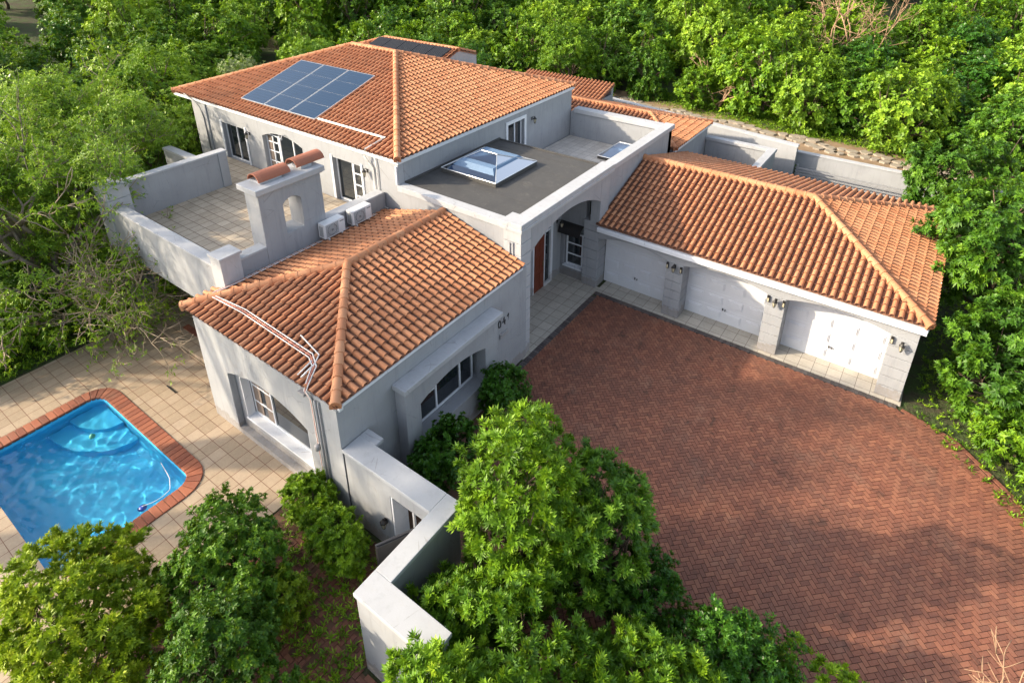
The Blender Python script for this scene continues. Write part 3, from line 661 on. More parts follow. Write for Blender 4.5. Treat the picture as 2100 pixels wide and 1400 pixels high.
# --- upper house
uxl, uxr, uyf, uyb, uz, uzr = -17.3, -4.5, -4.46, 5.85, 5.12, 6.74
uh = (uyb-uyf)/2; r0 = (uxl+uh, uyf+uh, uzr); r1 = (uxr-uh, uyf+uh, uzr)
zt = 4.97
panel('wall', yp(-4.40), rect(-15.1, -4.55, 0, zt), [rect(-14.1, -12.6, 2.95, 4.42), arch(-11.5, -9.2, 3.0, 4.42, 4.66), rect(-7.62, -6.25, 2.95, 4.5)], 0, .22, M['plaster'], H)
panel('wall', xp(-4.55), rect(-4.18, 5.7, 0, zt), [rect(1.14, 2.2, 3.0, 4.66)], 0, .2, M['plaster'], H)
quick('wall', M['plaster'], H, [(-17.1, -14.9, -3.9, -3.7, 0, zt), (-17.1, -16.9, -3.7, 5.7, 0, zt), (-16.9, -4.75, 5.5, 5.7, 0, zt), (-15.1, -14.9, -4.18, -3.9, 0, zt)])
quick('corner_column', M['plaster'], H, [(-15.32, -15.04, -4.45, -4.1, 3.0, zt), (-4.72, -4.54, -4.42, -4.2, 4.32, zt)], .008)
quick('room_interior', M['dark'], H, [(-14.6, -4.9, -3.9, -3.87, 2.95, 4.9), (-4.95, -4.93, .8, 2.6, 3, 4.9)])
window(H, yp(-4.4), -14.08, -12.62, 2.97, 4.41, .12, mull=(-13.35,), label='sliding glass door at the far end of the terrace')
window(H, yp(-4.4), -11.48, -10.75, 3.02, 4.5, .14, mull=(-11.1,), trans=((-11.44, -10.79, 3.45), (-11.44, -10.79, 3.85), (-11.44, -10.79, 4.2)), curtain=((-11.4, -11.2),))
window(H, yp(-4.4), -10.72, -9.22, 3.02, 4.64, .14, mull=(-9.9,))
window(H, yp(-4.4), -7.6, -6.78, 2.97, 4.48, .12, label='open sliding glass door behind the chimney')
window(H, yp(-4.4), -6.77, -6.27, 2.97, 4.48, .1, trans=((-6.72, -6.3, 3.3), (-6.72, -6.3, 3.7), (-6.72, -6.3, 4.1)))
window(H, xp(-4.55), 1.17, 2.17, 3.01, 4.63, .1, mull=(1.72,), label='narrow white window in the shaded upper wall')
quick('window_trim', M['white'], H, [(-4.548, -4.52, 1.02, 1.14, 3.0, 4.78), (-4.548, -4.52, 2.2, 2.32, 3.0, 4.78), (-4.548, -4.52, 1.14, 2.2, 4.66, 4.78), (-14.22, -14.1, -4.43, -4.402, 3.0, 4.5), (-12.6, -12.5, -4.43, -4.402, 3.0, 4.5), (-7.72, -7.62, -4.43, -4.402, 3.0, 4.58), (-6.25, -6.16, -4.43, -4.402, 3.0, 4.58)], .005)
quick('eaves_trim', M['white'], H, [(uxl+.02, uxr-.01, uyf+.02, -4.3, 4.97, 5.085), (uxr-.16, uxr-.015, -4.3, uyb-.02, 4.97, 5.085), (uxl+.03, uxr, uyf+.0, uyf+.03, 5.0, 5.105), (uxr-.03, uxr+.0, uyf+.03, uyb, 5.0, 5.105), (uxl+.03, uxl+.3, -4.3, uyb-.02, 4.97, 5.085)], .006)
A = (uxl, uyf, uz); B = (uxr, uyf, uz); Cb = (uxr, uyb, uz); Db = (uxl, uyb, uz)
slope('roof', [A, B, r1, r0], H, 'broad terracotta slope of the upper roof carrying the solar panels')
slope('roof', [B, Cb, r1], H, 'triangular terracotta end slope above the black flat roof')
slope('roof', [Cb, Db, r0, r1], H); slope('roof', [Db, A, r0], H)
for a, b in ((A, r0), (B, r1), (Cb, r1), (Db, r0), (r0, r1)): ridge('ridge_tiles', np.array(a)+lift, np.array(b)+lift, H)
# rear cross roof with its gable end
gx0, gx1, gy0, gy1, gz, gr = -14.4, -8.85, 2.45, 4.75, 6.1, 6.47; gy = 3.55
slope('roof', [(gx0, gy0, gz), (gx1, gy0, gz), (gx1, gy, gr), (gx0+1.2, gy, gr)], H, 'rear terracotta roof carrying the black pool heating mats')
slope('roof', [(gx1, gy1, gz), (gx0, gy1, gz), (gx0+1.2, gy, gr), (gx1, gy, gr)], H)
ridge('ridge_tiles', (gx0+1.2, gy, gr+.03), (gx1, gy, gr+.03), H, r=.08); ridge('ridge_tiles', (gx0, gy0, gz+.03), (gx0+1.2, gy, gr+.03), H, r=.08)
m = MB(); m.prism([(gx1-.12, gy0, 4.9), (gx1-.12, gy1, 4.9), (gx1-.12, gy1, gz-.02), (gx1-.12, gy, gr-.06), (gx1-.12, gy0, gz-.02)], [(gx1-.04, gy0, 4.9), (gx1-.04, gy1, 4.9), (gx1-.04, gy1, gz-.02), (gx1-.04, gy, gr-.06), (gx1-.04, gy0, gz-.02)]); m.build('gable_wall', M['cap'], H)
hm = thing('pool_heating_mat', 'black solar pool heating mats on the rear terracotta roof', 'heating mat', (-11, 3, 6.3))
for k in range(5):
    m = MB(); x0 = -13.3+k*.87; sg = (gr-gz)/(gy-gy0)
    for q in range(9):
        xx = x0+q*.092; y0, y1 = 2.55, 3.3
        m.tube([(xx, y0, gz+(y0-gy0)*sg+.13), (xx, y1, gz+(y1-gy0)*sg+.13)], .05, 6)
    m.tube([(x0-.05, 2.52, gz+.15), (x0+.82, 2.52, gz+.15)], .055, 6); m.build('mat_panel', M['mat'], hm)

# --- garage
gxe = 9.3; gye = -.05; gdz = 2.49; gb = 3.44; gzr = 3.70; gya = gye+gb; gyb = 7.73; gxa = gxe-3.65
gout = rect(.0, 9.15, 0, 2.3)
# front screen with three segmental arches
DO = [(.02, 2.41), (2.96, 5.44), (5.96, 8.55)]
top = [(.0, 2.3), (.0, 1.99)]
for a, b in DO: top += [p for p in reversed(arch(a, b, 1.9, 1.93, 2.13, 12)[2:])]
top += [(9.15, 1.93), (9.15, 2.3)]
panel('arch_wall', yp(.0), top, [], 0, .3, M['plaster'], H)
for k, (a, b) in enumerate(((2.41, 2.96), (5.44, 5.96), (8.55, 9.15))):
    m = MB(); blocks(m, a, b, -.012, .585, 0, 1.925, .32); m.build('garage_pillar', M['plaster'], H, bevel=.008)
quick('wall', M['plaster'], H, [(9.0, 9.15, .585, 7.45, 0, 2.36), (.0, 9.0, 7.25, 7.45, 0, 2.36), (.0, 9.0, .66, .8, 1.9, 2.3)])
quick('gutter', M['white'], H, [(-.0, 9.26, -.16, -.02, 2.27, 2.42), (9.16, 9.28, -.02, 7.7, 2.3, 2.44), (.0, 9.2, -.02, .3, 2.3, 2.4)], .012)
for k, (a, b) in enumerate(DO):
    m = MB(); m.box(a-.02, b+.02, .6, .64, .02, 2.12); n = 4; w_ = (b-a)/n; rows = 4; h_ = 2.05/rows
    for r in range(rows):
        m.box(a, b, .592, .6, .03+r*h_+.012, .03+(r+1)*h_-.012)
        for c_ in range(n):
            x0, x1 = a+c_*w_+.085, a+(c_+1)*w_-.085; z0, z1 = .03+r*h_+.12, .03+(r+1)*h_-.12
            m.box(x0, x1, .572, .592, z0, z1); m.box(x0+.035, x1-.035, .552, .572, z0+.035, z1-.035)
    go = m.build('garage_door', M['doorpaint'], H, bevel=.007); go['label'] = ('leftmost white panelled garage door, beside the porch', 'middle white panelled garage door', 'rightmost white panelled garage door, beside the tree')[k]
    c_ = (a+b)/2; quick('handle', M['metal'], go, [(c_-.05, c_-.025, .54, .571, .5, .57), (c_+.03, c_+.05, .54, .571, .49, .55)])
xa = -.09
A = (0.02, gye, gdz); B = (gxe, gye, gdz); ap = (gxa, gya, gzr); Cb = (gxe, gyb, gdz)
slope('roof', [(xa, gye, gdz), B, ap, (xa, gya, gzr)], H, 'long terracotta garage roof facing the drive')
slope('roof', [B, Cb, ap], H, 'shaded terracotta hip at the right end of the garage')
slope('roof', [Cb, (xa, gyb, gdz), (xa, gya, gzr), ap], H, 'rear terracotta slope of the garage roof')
for a, b in ((B, ap), (Cb, ap), ((xa, gya, gzr), ap)): ridge('ridge_tiles', np.array(a)+lift, np.array(b)+lift, H)
# rear wing behind the sunken deck
bx, by0, by1, bz, br = -.02, 6.3, 10.45, 3.12, 3.68; bh = (by1-by0)/2; bm_ = (by0+by1)/2; ba = (bx-bh, bm_, br)
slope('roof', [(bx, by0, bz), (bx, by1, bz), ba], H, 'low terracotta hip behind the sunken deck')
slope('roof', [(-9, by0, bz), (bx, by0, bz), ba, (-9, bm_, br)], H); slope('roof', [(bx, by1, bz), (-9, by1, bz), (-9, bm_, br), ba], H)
for a, b in (((bx, by1, bz), ba), ((bx, by0, bz), ba), ((-9, bm_, br), ba)): ridge('ridge_tiles', np.array(a)+lift, np.array(b)+lift, H, r=.09)
quick('wall', M['plaster'], H, [(-.3, -.14, by0+.1, by1-.1, 0, 3.08), (-9, -.3, by1-.3, by1-.12, 0, 3.08), (-9, -.3, by0+.1, by0+.28, 0, 3.08)])
quick('eaves_trim', M['white'], H, [(-.13, -.03, by0, by1, 2.98, 3.09)], .006)
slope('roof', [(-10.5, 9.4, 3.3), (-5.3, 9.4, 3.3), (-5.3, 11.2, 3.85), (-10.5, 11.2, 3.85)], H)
quick('wall', M['plaster'], H, [(-10.4, -5.4, 11.05, 11.25, 0, 3.8), (-5.45, -5.38, 9.6, 11.2, 0, 3.35)])
# small walled yard behind the garage
quick('yard_wall', M['plaster'], H, [(-.1, 2.86, 10.2, 10.42, 0, 2.38), (2.62, 2.86, 7.5, 10.2, 0, 2.38)])
quick('coping', M['cap'], H, [(-.14, 2.9, 10.14, 10.46, 2.38, 2.52), (2.58, 2.9, 7.74, 10.14, 2.38, 2.52)], .01)
quick('yard_roof', M['soil'], H, [(-.1, 2.6, 7.5, 10.14, 1.5, 1.56)])

# --- terrace
quick('terrace_floor', M['terrace'], H, [(-11.55, -5.5, -9.7, -4.42, 2.9, 3.0), (-15.1, -11.55, -6.1, -4.42, 2.9, 3.0)])
o = quick('terrace_wall', M['plaster'], H, [(-11.0, -5.5, -9.93, -9.64, 2.36, 3.84)], .008); o['label'] = 'sunlit terrace parapet above the open ground floor'
quick('terrace_wall', M['plaster'], H, [(-11.82, -11.55, -9.3, -5.95, 2.36, 4.24), (-15.0, -11.82, -6.35, -6.1, 2.36, 3.7), (-5.5, -5.2, -9.4, -4.44, 2.4, 3.86), (-11.9, -11.5, -6.15, -5.85, 3.0, 4.26)], .008)
quick('coping', M['cap'], H, [(-10.95, -5.54, -9.95, -9.61, 3.84, 3.9), (-11.85, -11.52, -9.3, -5.8, 4.24, 4.3), (-15.0, -11.85, -6.38, -6.07, 3.7, 3.78), (-5.53, -5.18, -9.4, -8.62, 3.86, 3.92), (-5.53, -5.18, -6.68, -4.46, 3.86, 3.92)], .008)
m = MB(); blocks(m, -11.72, -10.98, -9.97, -9.3, 2.36, 4.4, .36); m.box(-11.76, -10.94, -10.0, -9.27, 4.4, 4.5); m.build('corner_tower', M['cap'], H, bevel=.008)
m = MB(); m.box(-5.56, -5.08, -9.95, -9.42, 3.2, 4.14); m.box(-5.59, -5.04, -9.98, -9.38, 4.14, 4.22); m.build('corner_pier', M['cap'], H, bevel=.01)
m = MB(); blocks(m, -11.35, -10.52, -9.93, -9.35, 0, 2.36, .3); m.build('terrace_pillar', M['plaster'], H, bevel=.008)
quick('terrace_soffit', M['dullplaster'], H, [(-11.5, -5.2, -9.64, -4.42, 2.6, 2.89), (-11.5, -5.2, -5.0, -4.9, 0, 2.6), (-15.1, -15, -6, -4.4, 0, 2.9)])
# chimney
CYa, CYb = -8.62, -6.7
panel('chimney', xp(-5.185), rect(CYa, CYb, 3.0, 5.4), [arch(-7.96, -7.4, 4.02, 4.86, 5.0, 8)], 0, .6, M['plaster'], H)['label'] = 'tall grey chimney block with a small arched opening, on the terrace edge'
cap_ = quick('chimney_cap', M['cap'], H, [(-5.93, -5.08, CYa-.1, CYb+.1, 5.4, 5.55), (-5.88, -5.13, CYa-.05, CYb+.05, 5.36, 5.4), (-5.78, -5.35, -8.4, -7.75, 5.55, 5.62), (-5.78, -5.35, -7.15, -6.8, 5.55, 5.64)], .012)
for y0, y1, zc in ((-8.45, -7.5, 5.6), (-7.3, -6.4, 5.64)):
    m = MB(); N = 10; nn = 8
    for i in range(nn):
        q0, q1 = y0+(y1-y0)*i/nn, y0+(y1-y0)*(i+1)/nn
        for k in range(N):
            a0, a1 = math.pi*k/N, math.pi*(k+1)/N
            P = []
            for r in (.25, .225):
                for (yy, aa) in ((q0, a0), (q0, a1), (q1, a1), (q1, a0)): P.append((-5.56+r*math.cos(aa), yy, zc+.02+r*.8*math.sin(aa)))
            m.prism(P[:4], P[4:], .5+.5*random.random()*(i == 0))
    m.build('chimney_cowl', M['cowl'], H)
# step from the patio to the covered terrace
quick('patio_step', M['patio'], H, [(-10.5, -5.2, -9.99, -4.9, 0, .13)], .01)
quick('step_border', M['coping'], H, [(-9.2, -5.2, -9.55, -9.35, .132, .14)])

# --- house number and letter slot on the wing wall
def stroke(pts, r=.012): 
    m.tube([(.085, -5.62+a, 1.78+b) for a, b in pts], r, 5)
m = MB(); stroke([(.06+.055*math.cos(q), .12+.11*math.sin(q)) for q in np.linspace(0, 6.3, 13)])
stroke([(.27, .24), (.19, .1), (.32, .1)]); stroke([(.29, .16), (.29, .0)]); stroke([(.4, .18), (.46, .25), (.46, .0)])
o = m.build('house_number', M['metal'], H); o['label'] = 'dark metal numerals 041'
quick('letter_slot', M['greypipe'], H, [(.07, .1, -5.56, -5.2, 1.4, 1.56), (.1, .112, -5.52, -5.24, 1.5, 1.53)], .006)
quick('downpipe', M['white'], H, [(-4.63, -4.58, -4.47, -4.41, 4.3, 4.9)])

# ------------------------------------------------------------------ things fixed to or standing by the house
def lantern(pl, a, z, label, arm=.14, sc_=1., group='wall lanterns'):
    base = pl.p(a, z, 0); t_ = thing('wall_lantern', label, 'wall lamp', base, group)
    c = pl.p(a, z, -arm)
    m = MB(); pl.box(m, a-.035, a+.035, z-.06, z+.06, -.015, -.001); m.tube([pl.p(a, z+.02, -.01), pl.p(a, z+.1, -arm*.5), pl.p(a, z+.1, -arm), (c[0], c[1], z+.06)], .01, 5); m.build('bracket', M['metal'], t_)
    m = MB(); m.lathe((c[0], c[1], z-.14), [(.03, 0), (.062, .15)], 6); m.build('lamp_glass', M['lampglass'], t_)
    m = MB(); m.lathe((c[0], c[1], z-.14), [(.078, .15), (.07, .17), (.025, .22), (.012, .26)], 6); m.lathe((c[0], c[1], z-.18), [(.008, 0), (.036, .035)], 6)
    for q in range(6): an = 2*math.pi*q/6+math.pi/6; m.tube([(c[0]+.032*math.cos(an), c[1]+.032*math.sin(an), z-.14), (c[0]+.066*math.cos(an), c[1]+.066*math.sin(an), z+.012)], .005, 4)
    m.build('lamp_cap', M['metal'], t_); return t_
lantern(yp(0), 2.69, 1.86, 'black lantern on the pillar between the left and middle garage doors')
lantern(yp(0), 5.7, 1.82, 'black lantern on the pillar between the middle and right garage doors')
lantern(yp(0), 8.84, 1.76, 'black lantern on the last garage pillar next to the tree')
lantern(xp(-1.5), -.2, 2.2, 'black lantern high on the wall inside the entrance porch', .2)
lantern(xp(-4.55), 2.72, 4.5, 'black lantern on the shaded upper wall beside the narrow window')
lantern(yp(-4.4), -5.95, 4.42, 'brass lantern on the terrace wall left of the conduits')
lantern(yp(-4.4), -12.3, 4.32, 'brass lantern between the terrace doors under the upper eaves')
lantern(yp(-10.83), 1.2, .85, 'small black lantern on the garden wall left of the gate opening', .08)
def sensor(a, z, label):
    m = MB(); P0 = yp(0); P0.box(m, a-.035, a+.035, z-.1, z+.1, -.07, -.002); P0.box(m, a-.022, a+.022, z-.08, z+.04, -.078, -.071, .5, 1)
    o = m.build('security_beam', [M['metal'], M['lampglass']], None, (a, 0, z), bevel=.005); tag(o, label, 'security sensor', 'security beams at the garage arches')
sensor(2.36+.1, 1.83, 'slim black beam sensor at the right edge of the left garage arch')
sensor(2.96-.06, 1.8, 'slim black beam sensor at the left edge of the middle garage arch')
sensor(5.5, 1.82, 'slim black beam sensor at the right edge of the middle garage arch')
sensor(5.92, 1.8, 'slim black beam sensor at the left edge of the right garage arch')
sensor(8.6, 1.8, 'slim black beam sensor at the right edge of the right garage arch')
sm = MB(); sm.tube([(-10.1, -4.41, 4.72), (-10.1, -4.52, 4.74), (-10.0, -4.62, 4.68)], .02, 6); sm.lathe((-9.99, -4.64, 4.62), [(.02, 0), (.045, .03), (.045, .07), (.02, .09)], 8)
tag(sm.build('floodlight', M['cap'], None, (-10.1, -4.41, 4.7)), 'small pale floodlight under the eaves above the arched terrace window', 'floodlight')
cm = MB(); cm.box(-1.02, -.82, -10.93, -10.84, 2.98, 3.05); cm.box(-.96, -.9, -10.86, -10.832, 2.9, 2.98)
tag(cm.build('floodlight', M['greypipe'], None, (-.92, -10.84, 3.0), bevel=.01), 'grey floodlight box under the near eaves beside the conduits', 'floodlight')
# solar panels
pa = np.array([-13.24, -3.92]); sg = (uzr-uz)/uh; n_ = Vector((0, -sg, 1)).normalized(); s2 = Vector((0, 1, sg)).normalized()
pc = ['left', 'middle', 'right']
for k in range(3):
    x0 = -13.22+k*1.44; w0, L0 = 1.41, 3.0
    def q(u, v, h): 
        b = Vector((x0+u, -3.92, uz+(-3.92-uyf)*sg))+s2*v+n_*(.1+h); return tuple(b)
    t_ = thing('solar_panel', f'{pc[k]} one of three dark blue solar panels on the upper roof', 'solar panel', q(0, 0, 0), 'solar panels on the upper roof')
    m = MB(); m.prism([q(0, 0, 0), q(w0, 0, 0), q(w0, L0, 0), q(0, L0, 0)], [q(0, 0, .035), q(w0, 0, .035), q(w0, L0, .035), q(0, L0, .035)]); m.build('frame', M['alu'], t_)
    m = MB(); 
    # cell sheet in local axes so the cell grid follows the panel
    me_o = MB(); f_ = .025
    for v0, v1 in ((f_, L0*.25), (L0*.25+.006, L0*.5), (L0*.5+.006, L0*.75), (L0*.75+.006, L0-f_)): m.prism([q(f_, v0, .0355), q(w0-f_, v0, .0355), q(w0-f_, v1, .0355), q(f_, v1, .0355)], [q(f_, v0, .039), q(w0-f_, v0, .039), q(w0-f_, v1, .039), q(f_, v1, .039)])
    m.build('cells', M['pv'], t_)
def roofp(x, y, h=.1): return (x, y, uz+(y-uyf)*sg+h)
m = MB()
for dx in (0, .045): m.tube([roofp(-9.0, -3.86+dx, .1), roofp(-5.68+dx, -3.86+dx, .1), roofp(-5.86+dx, -4.5, .1), (-5.87+dx, -4.56, 4.98), (-5.82+dx, -4.47, 4.8), (-5.66+dx, -4.44, 4.6), (-5.66+dx, -4.44, 3.0)], .017, 6)
m.tube([(-5.5, -4.44, 5.0), (-5.46, -4.44, 4.6), (-5.46, -4.44, 3.4), (-5.05, -4.5, 3.4)], .02, 6)
tag(m.build('conduit', M['pvc'], None, (-5.7, -4.44, 4), smooth=True), 'white cable conduits running from the solar panels down the terrace wall', 'conduit')
m = MB(); m.tube([(-16.4, -4.5, 5.2), (-15.6, -4.52, 5.0), (-15.4, -4.47, 4.8), (-15.25, -4.47, 4.4), (-15.2, -4.47, 3.1)], .022, 6); tag(m.build('cable', M['greypipe'], None, (-15.3, -4.47, 3.1), smooth=True), 'grey cable drooping over the far left eaves of the upper house', 'cable')
# air conditioners
for (y0, y1, lb) in ((-7.04, -6.32, 'white air conditioner unit nearer the chimney on the terrace wall'), (-6.03, -5.31, 'white air conditioner unit nearer the upper house on the terrace wall')):
    t_ = thing('air_conditioner', lb, 'air conditioner', (-5.18, y0, 3.5), 'air conditioner units on the terrace wall'); x0, x1, z0, z1 = -5.14, -4.86, 3.5, 3.95
    quick('casing', M['acwhite'], t_, [(x0, x1, y0, y1, z0, z1)], .018)
    m = MB(); 
    for k in range(12): zz = z0+.05+k*.031; m.box(x1+.001, x1+.008, y0+.05, y1-.24, zz, zz+.014)
    for k in range(9): zz = z0+.06+k*.036; m.box(x0+.06, x1-.06, y0-.008, y0-.001, zz, zz+.018)
    m.build('grille', M['acgrille'], t_)
    m = MB(); cy, cz = (y0+y1-.19)/2, (z0+z1)/2
    m.tube([(x1+.0085, cy+.155*math.cos(q_), cz+.155*math.sin(q_)) for q_ in np.linspace(0, 6.28, 19)], .008, 4); m.box(x1+.009, x1+.013, cy-.03, cy+.03, cz-.03, cz+.03); m.box(x1+.002, x1+.006, y1-.18, y1-.04, z1-.1, z1-.07); m.build('fan_guard', M['acgrille'], t_)
    quick('bracket', M['pvc'], t_, [(-5.2, x1+.03, y0+.1, y0+.14, z0-.05, z0-.003), (-5.2, x1+.03, y1-.14, y1-.1, z0-.05, z0-.003)])
m = MB(); rz = lambda x: fz+(x-fx0)*(fr_-fz)/(fxm-fx0)+.1
fs_ = (fr_-fz)/(fya-fy)
def hp_(x, y): return (x, y, fz+(y-fy)*fs_+.11)
for k, (dx, c_) in enumerate(((0, 0), (.05, 1), (.1, 0))):
    X = -5.1+dx
    pts = [(X, -5.0, rz(X)), (X, -9.5, rz(X)), (X+.02, -10.2, rz(X)+.04), (X+.05, -10.38+dx*.6, hp_(X, -10.38+dx*.6)[2]), hp_(-3.77, -10.33+dx), hp_(-1.25, -10.40+dx), hp_(-1.02+dx, -10.5+dx*.3), hp_(-.8+dx*.8, -10.84), (-.78+dx*.6, -10.92, 3.18), (-.72+dx*.5, -10.86, 2.95), (-.72+dx*.5, -10.86, .1)]
    m.tube(pts, .014, 6, .5, c_)
tag(m.build('refrigerant_pipes', [M['pvc'], M['pink']], None, (-5.1, -9, 3.3), smooth=True), 'white and reddish pipes crossing the near hip roof and dropping down its end wall', 'pipes')
m = MB(); m.tube([hp_(-1.9, -10.1), hp_(-1.1, -10.25), hp_(-.98, -10.5)], .017, 6); m.tube([hp_(-1.0, -10.42), hp_(-1.0, -10.8)], .022, 6); m.tube([hp_(-1.12, -10.42), hp_(-1.12, -10.8)], .018, 6)
tag(m.build('cable', M['pvc'], None, (-1.1, -10.4, 3.3), smooth=True), 'short loose white cables forking at the lower edge of the near hip roof', 'cable')
m = MB(); m.tube([(-.55, -10.87, 3.0), (-.55, -10.87, .05)], .03, 8); m.tube([(-.47, -10.86, 3.0), (-.47, -10.86, .05)], .018, 6); m.lathe((-.68, -10.9, 1.62), [(.05, 0), (.065, .03), (.065, .12), (.04, .15)], 10); tag(m.build('downpipe', M['greypipe'], None, (-.55, -10.87, .05), smooth=True), 'grey downpipe with a round junction box on the near end wall', 'downpipe')
quick_o = quick('drain_box', M['pvc'], None, [(-.5, -.34, -10.98, -10.84, .2, .3)], .01, (-.42, -10.9, .2)); tag(quick_o, 'small white drain box at the foot of the near downpipe', 'drain box')

# garden wall with a gate opening
GW = thing('garden_wall', 'grey zigzag garden wall with a flat pale coping and a gate opening, below the near corner of the house', 'wall', (.1, -10.83, 0))
panel('wall', yp(-10.81), rect(.09, 2.48, 0, 1.97), [rect(1.36, 2.2, .001, 1.62)], 0, .4, M['plaster'], GW)
quick('wall', M['plaster'], GW, [(2.49, 2.78, -12.2, -10.41, 0, 1.97), (2.49, 4.1, -12.6, -12.2, 0, 1.97)])
quick('coping', M['cap'], GW, [(.085, 2.47, -10.85, -10.37, 1.97, 2.06), (2.47, 2.84, -12.16, -10.37, 1.97, 2.06), (2.47, 4.14, -12.64, -12.16, 1.97, 2.06), (.085, .55, -10.37, -10.15, 1.97, 2.06)], .01)
quick('opening_frame', M['white'], GW, [(1.36, 1.41, -10.8, -10.43, .0, 1.6), (1.72, 1.76, -10.6, -10.55, .0, 1.6)], .004)
gt = thing('garden_gate', 'dark steel garden gate leaf standing open in the corner of the garden wall', 'gate', (2.2, -10.86, 0))
m = MB(); a = Vector((2.22, -10.88, 0)); b = Vector((1.84, -11.62, 0)); dn = Vector((.04, -.02, 0)); m.prism([a+Vector((0, 0, .08)), b+Vector((0, 0, .08)), b+dn+Vector((0, 0, .08)), a+dn+Vector((0, 0, .08))], [a+Vector((0, 0, 1.5)), b+Vector((0, 0, 1.5)), b+dn+Vector((0, 0, 1.5)), a+dn+Vector((0, 0, 1.5))]); m.build('gate_panel', M['gate'], gt, bevel=.005)
m = MB(); z1 = Vector((0, 0, 1.52)); z0 = Vector((0, 0, .06)); m.tube([a+z0, a+z1, b+z1, b+z0, a+z0], .025, 6); m.build('gate_frame', M['gate'], gt)
# boundary walls behind
BW = thing('boundary_wall', 'long grey boundary wall behind the house with a thin pale coping', 'wall', (3.4, 11.45, 0))
m = MB(); c0, c1, th = (-9.5, 13.65), (3.5, 11.42), .22
for z0, z1, e_, mt in ((0, 2.42, 0, 0), (2.42, 2.5, .03, 1)): m.prism([(c0[0], c0[1]-e_, z0), (c1[0]+e_, c1[1]-e_, z0), (c1[0]+e_, c1[1]+th+e_, z0), (c0[0], c0[1]+th+e_, z0)], [(c0[0], c0[1]-e_, z1), (c1[0]+e_, c1[1]-e_, z1), (c1[0]+e_, c1[1]+th+e_, z1), (c0[0], c0[1]+th+e_, z1)], .5, mt)
m.build('wall', [M['plaster'], M['cap']], BW)
BW2 = thing('boundary_wall', 'lower grey boundary wall below the lawn strip, running behind the garage into the trees', 'wall', (6, 12.1, 0))
quick('wall', M['plaster'], BW2, [(3.3, 16, 12.12, 12.34, 0, 1.93)]); quick('coping', M['cap'], BW2, [(3.3, 16, 12.09, 12.37, 1.93, 1.99)], .006)
m = MB()
for k in range(8): m.box(3.56, 8.4, 11.5+k*.008-k*.0, 11.54+k*.008, .5+k*.13, .56+k*.13)
m.box(3.6, 3.66, 11.55, 11.62, 0, 1.6); m.box(8.3, 8.36, 11.55, 11.62, 0, 1.6)
tag(m.build('slatted_screen', M['roller'], None, (6, 11.5, 0)), 'low grey slatted screen in front of the boundary wall behind the garage', 'screen')
quick_o = quick('service_slab', m_plain('service_yard', (.2, .195, .19), .9, noise=.3, nscale=2), None, [(-.1, 9.2, 7.5, 12.1, -.03, .01)]); structure(quick_o); quick_o.name = 'service_yard'
M['twig2'] = m_plain('thin_twigs', (.3, .24, .17), .85, noise=.3)
# ------------------------------------------------------------------ vegetation
def leaf_mesh(name, P, Nn, L, W, n, rng, spread=(25, 80), droop=.25, tint0=None):
    """rosettes of folded kite leaves at points P with axes Nn"""
    m = len(P); P = np.repeat(P, n, 0); A = np.repeat(Nn, n, 0)
    az = (np.tile(np.arange(n), m)*2.399+np.repeat(rng.random(m)*6.28, n)); th = np.radians(rng.uniform(spread[0], spread[1], m*n))
    r = rng.normal(size=(m*n, 3)); r = np.repeat(r[::n], n, 0) if n > 1 else r
    X = np.cross(A, r); X /= np.linalg.norm(X, axis=1)[:, None]+1e-9; Y = np.cross(A, X)
    D = A*np.cos(th)[:, None]+(X*np.cos(az)[:, None]+Y*np.sin(az)[:, None])*np.sin(th)[:, None]
    sd = np.cross(D, A); sd /= np.linalg.norm(sd, axis=1)[:, None]+1e-9
    up = np.cross(sd, D)
    ln = L*rng.uniform(.65, 1.15, m*n)[:, None]; wd = W*rng.uniform(.75, 1.15, m*n)[:, None]
    b = P; mid = P+D*ln*.5; tip = P+D*ln+np.array([0, 0, -1.])*ln*droop*rng.uniform(0, 1, (m*n, 1))
    V = np.stack([b, mid+sd*wd*.5+up*wd*.12, tip, mid-sd*wd*.5+up*wd*.12], 1).reshape(-1, 3)*S
    F = m*n; me = bpy.data.meshes.new(name)
    me.vertices.add(F*4); me.vertices.foreach_set('co', V.astype(np.float32).ravel())
    me.loops.add(F*4); me.loops.foreach_set('vertex_index', np.arange(F*4, dtype=np.int32))
    me.polygons.add(F); me.polygons.foreach_set('loop_start', np.arange(0, F*4, 4, dtype=np.int32))
    try: me.polygons.foreach_set('loop_total', np.full(F, 4, np.int32))
    except Exception: pass
    me.update(calc_edges=True)
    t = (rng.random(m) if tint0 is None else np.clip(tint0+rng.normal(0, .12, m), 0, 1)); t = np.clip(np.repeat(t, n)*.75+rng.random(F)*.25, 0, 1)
    a = me.attributes.new('tint', 'FLOAT', 'FACE'); a.data.foreach_set('value', t.astype(np.float32))
    return me
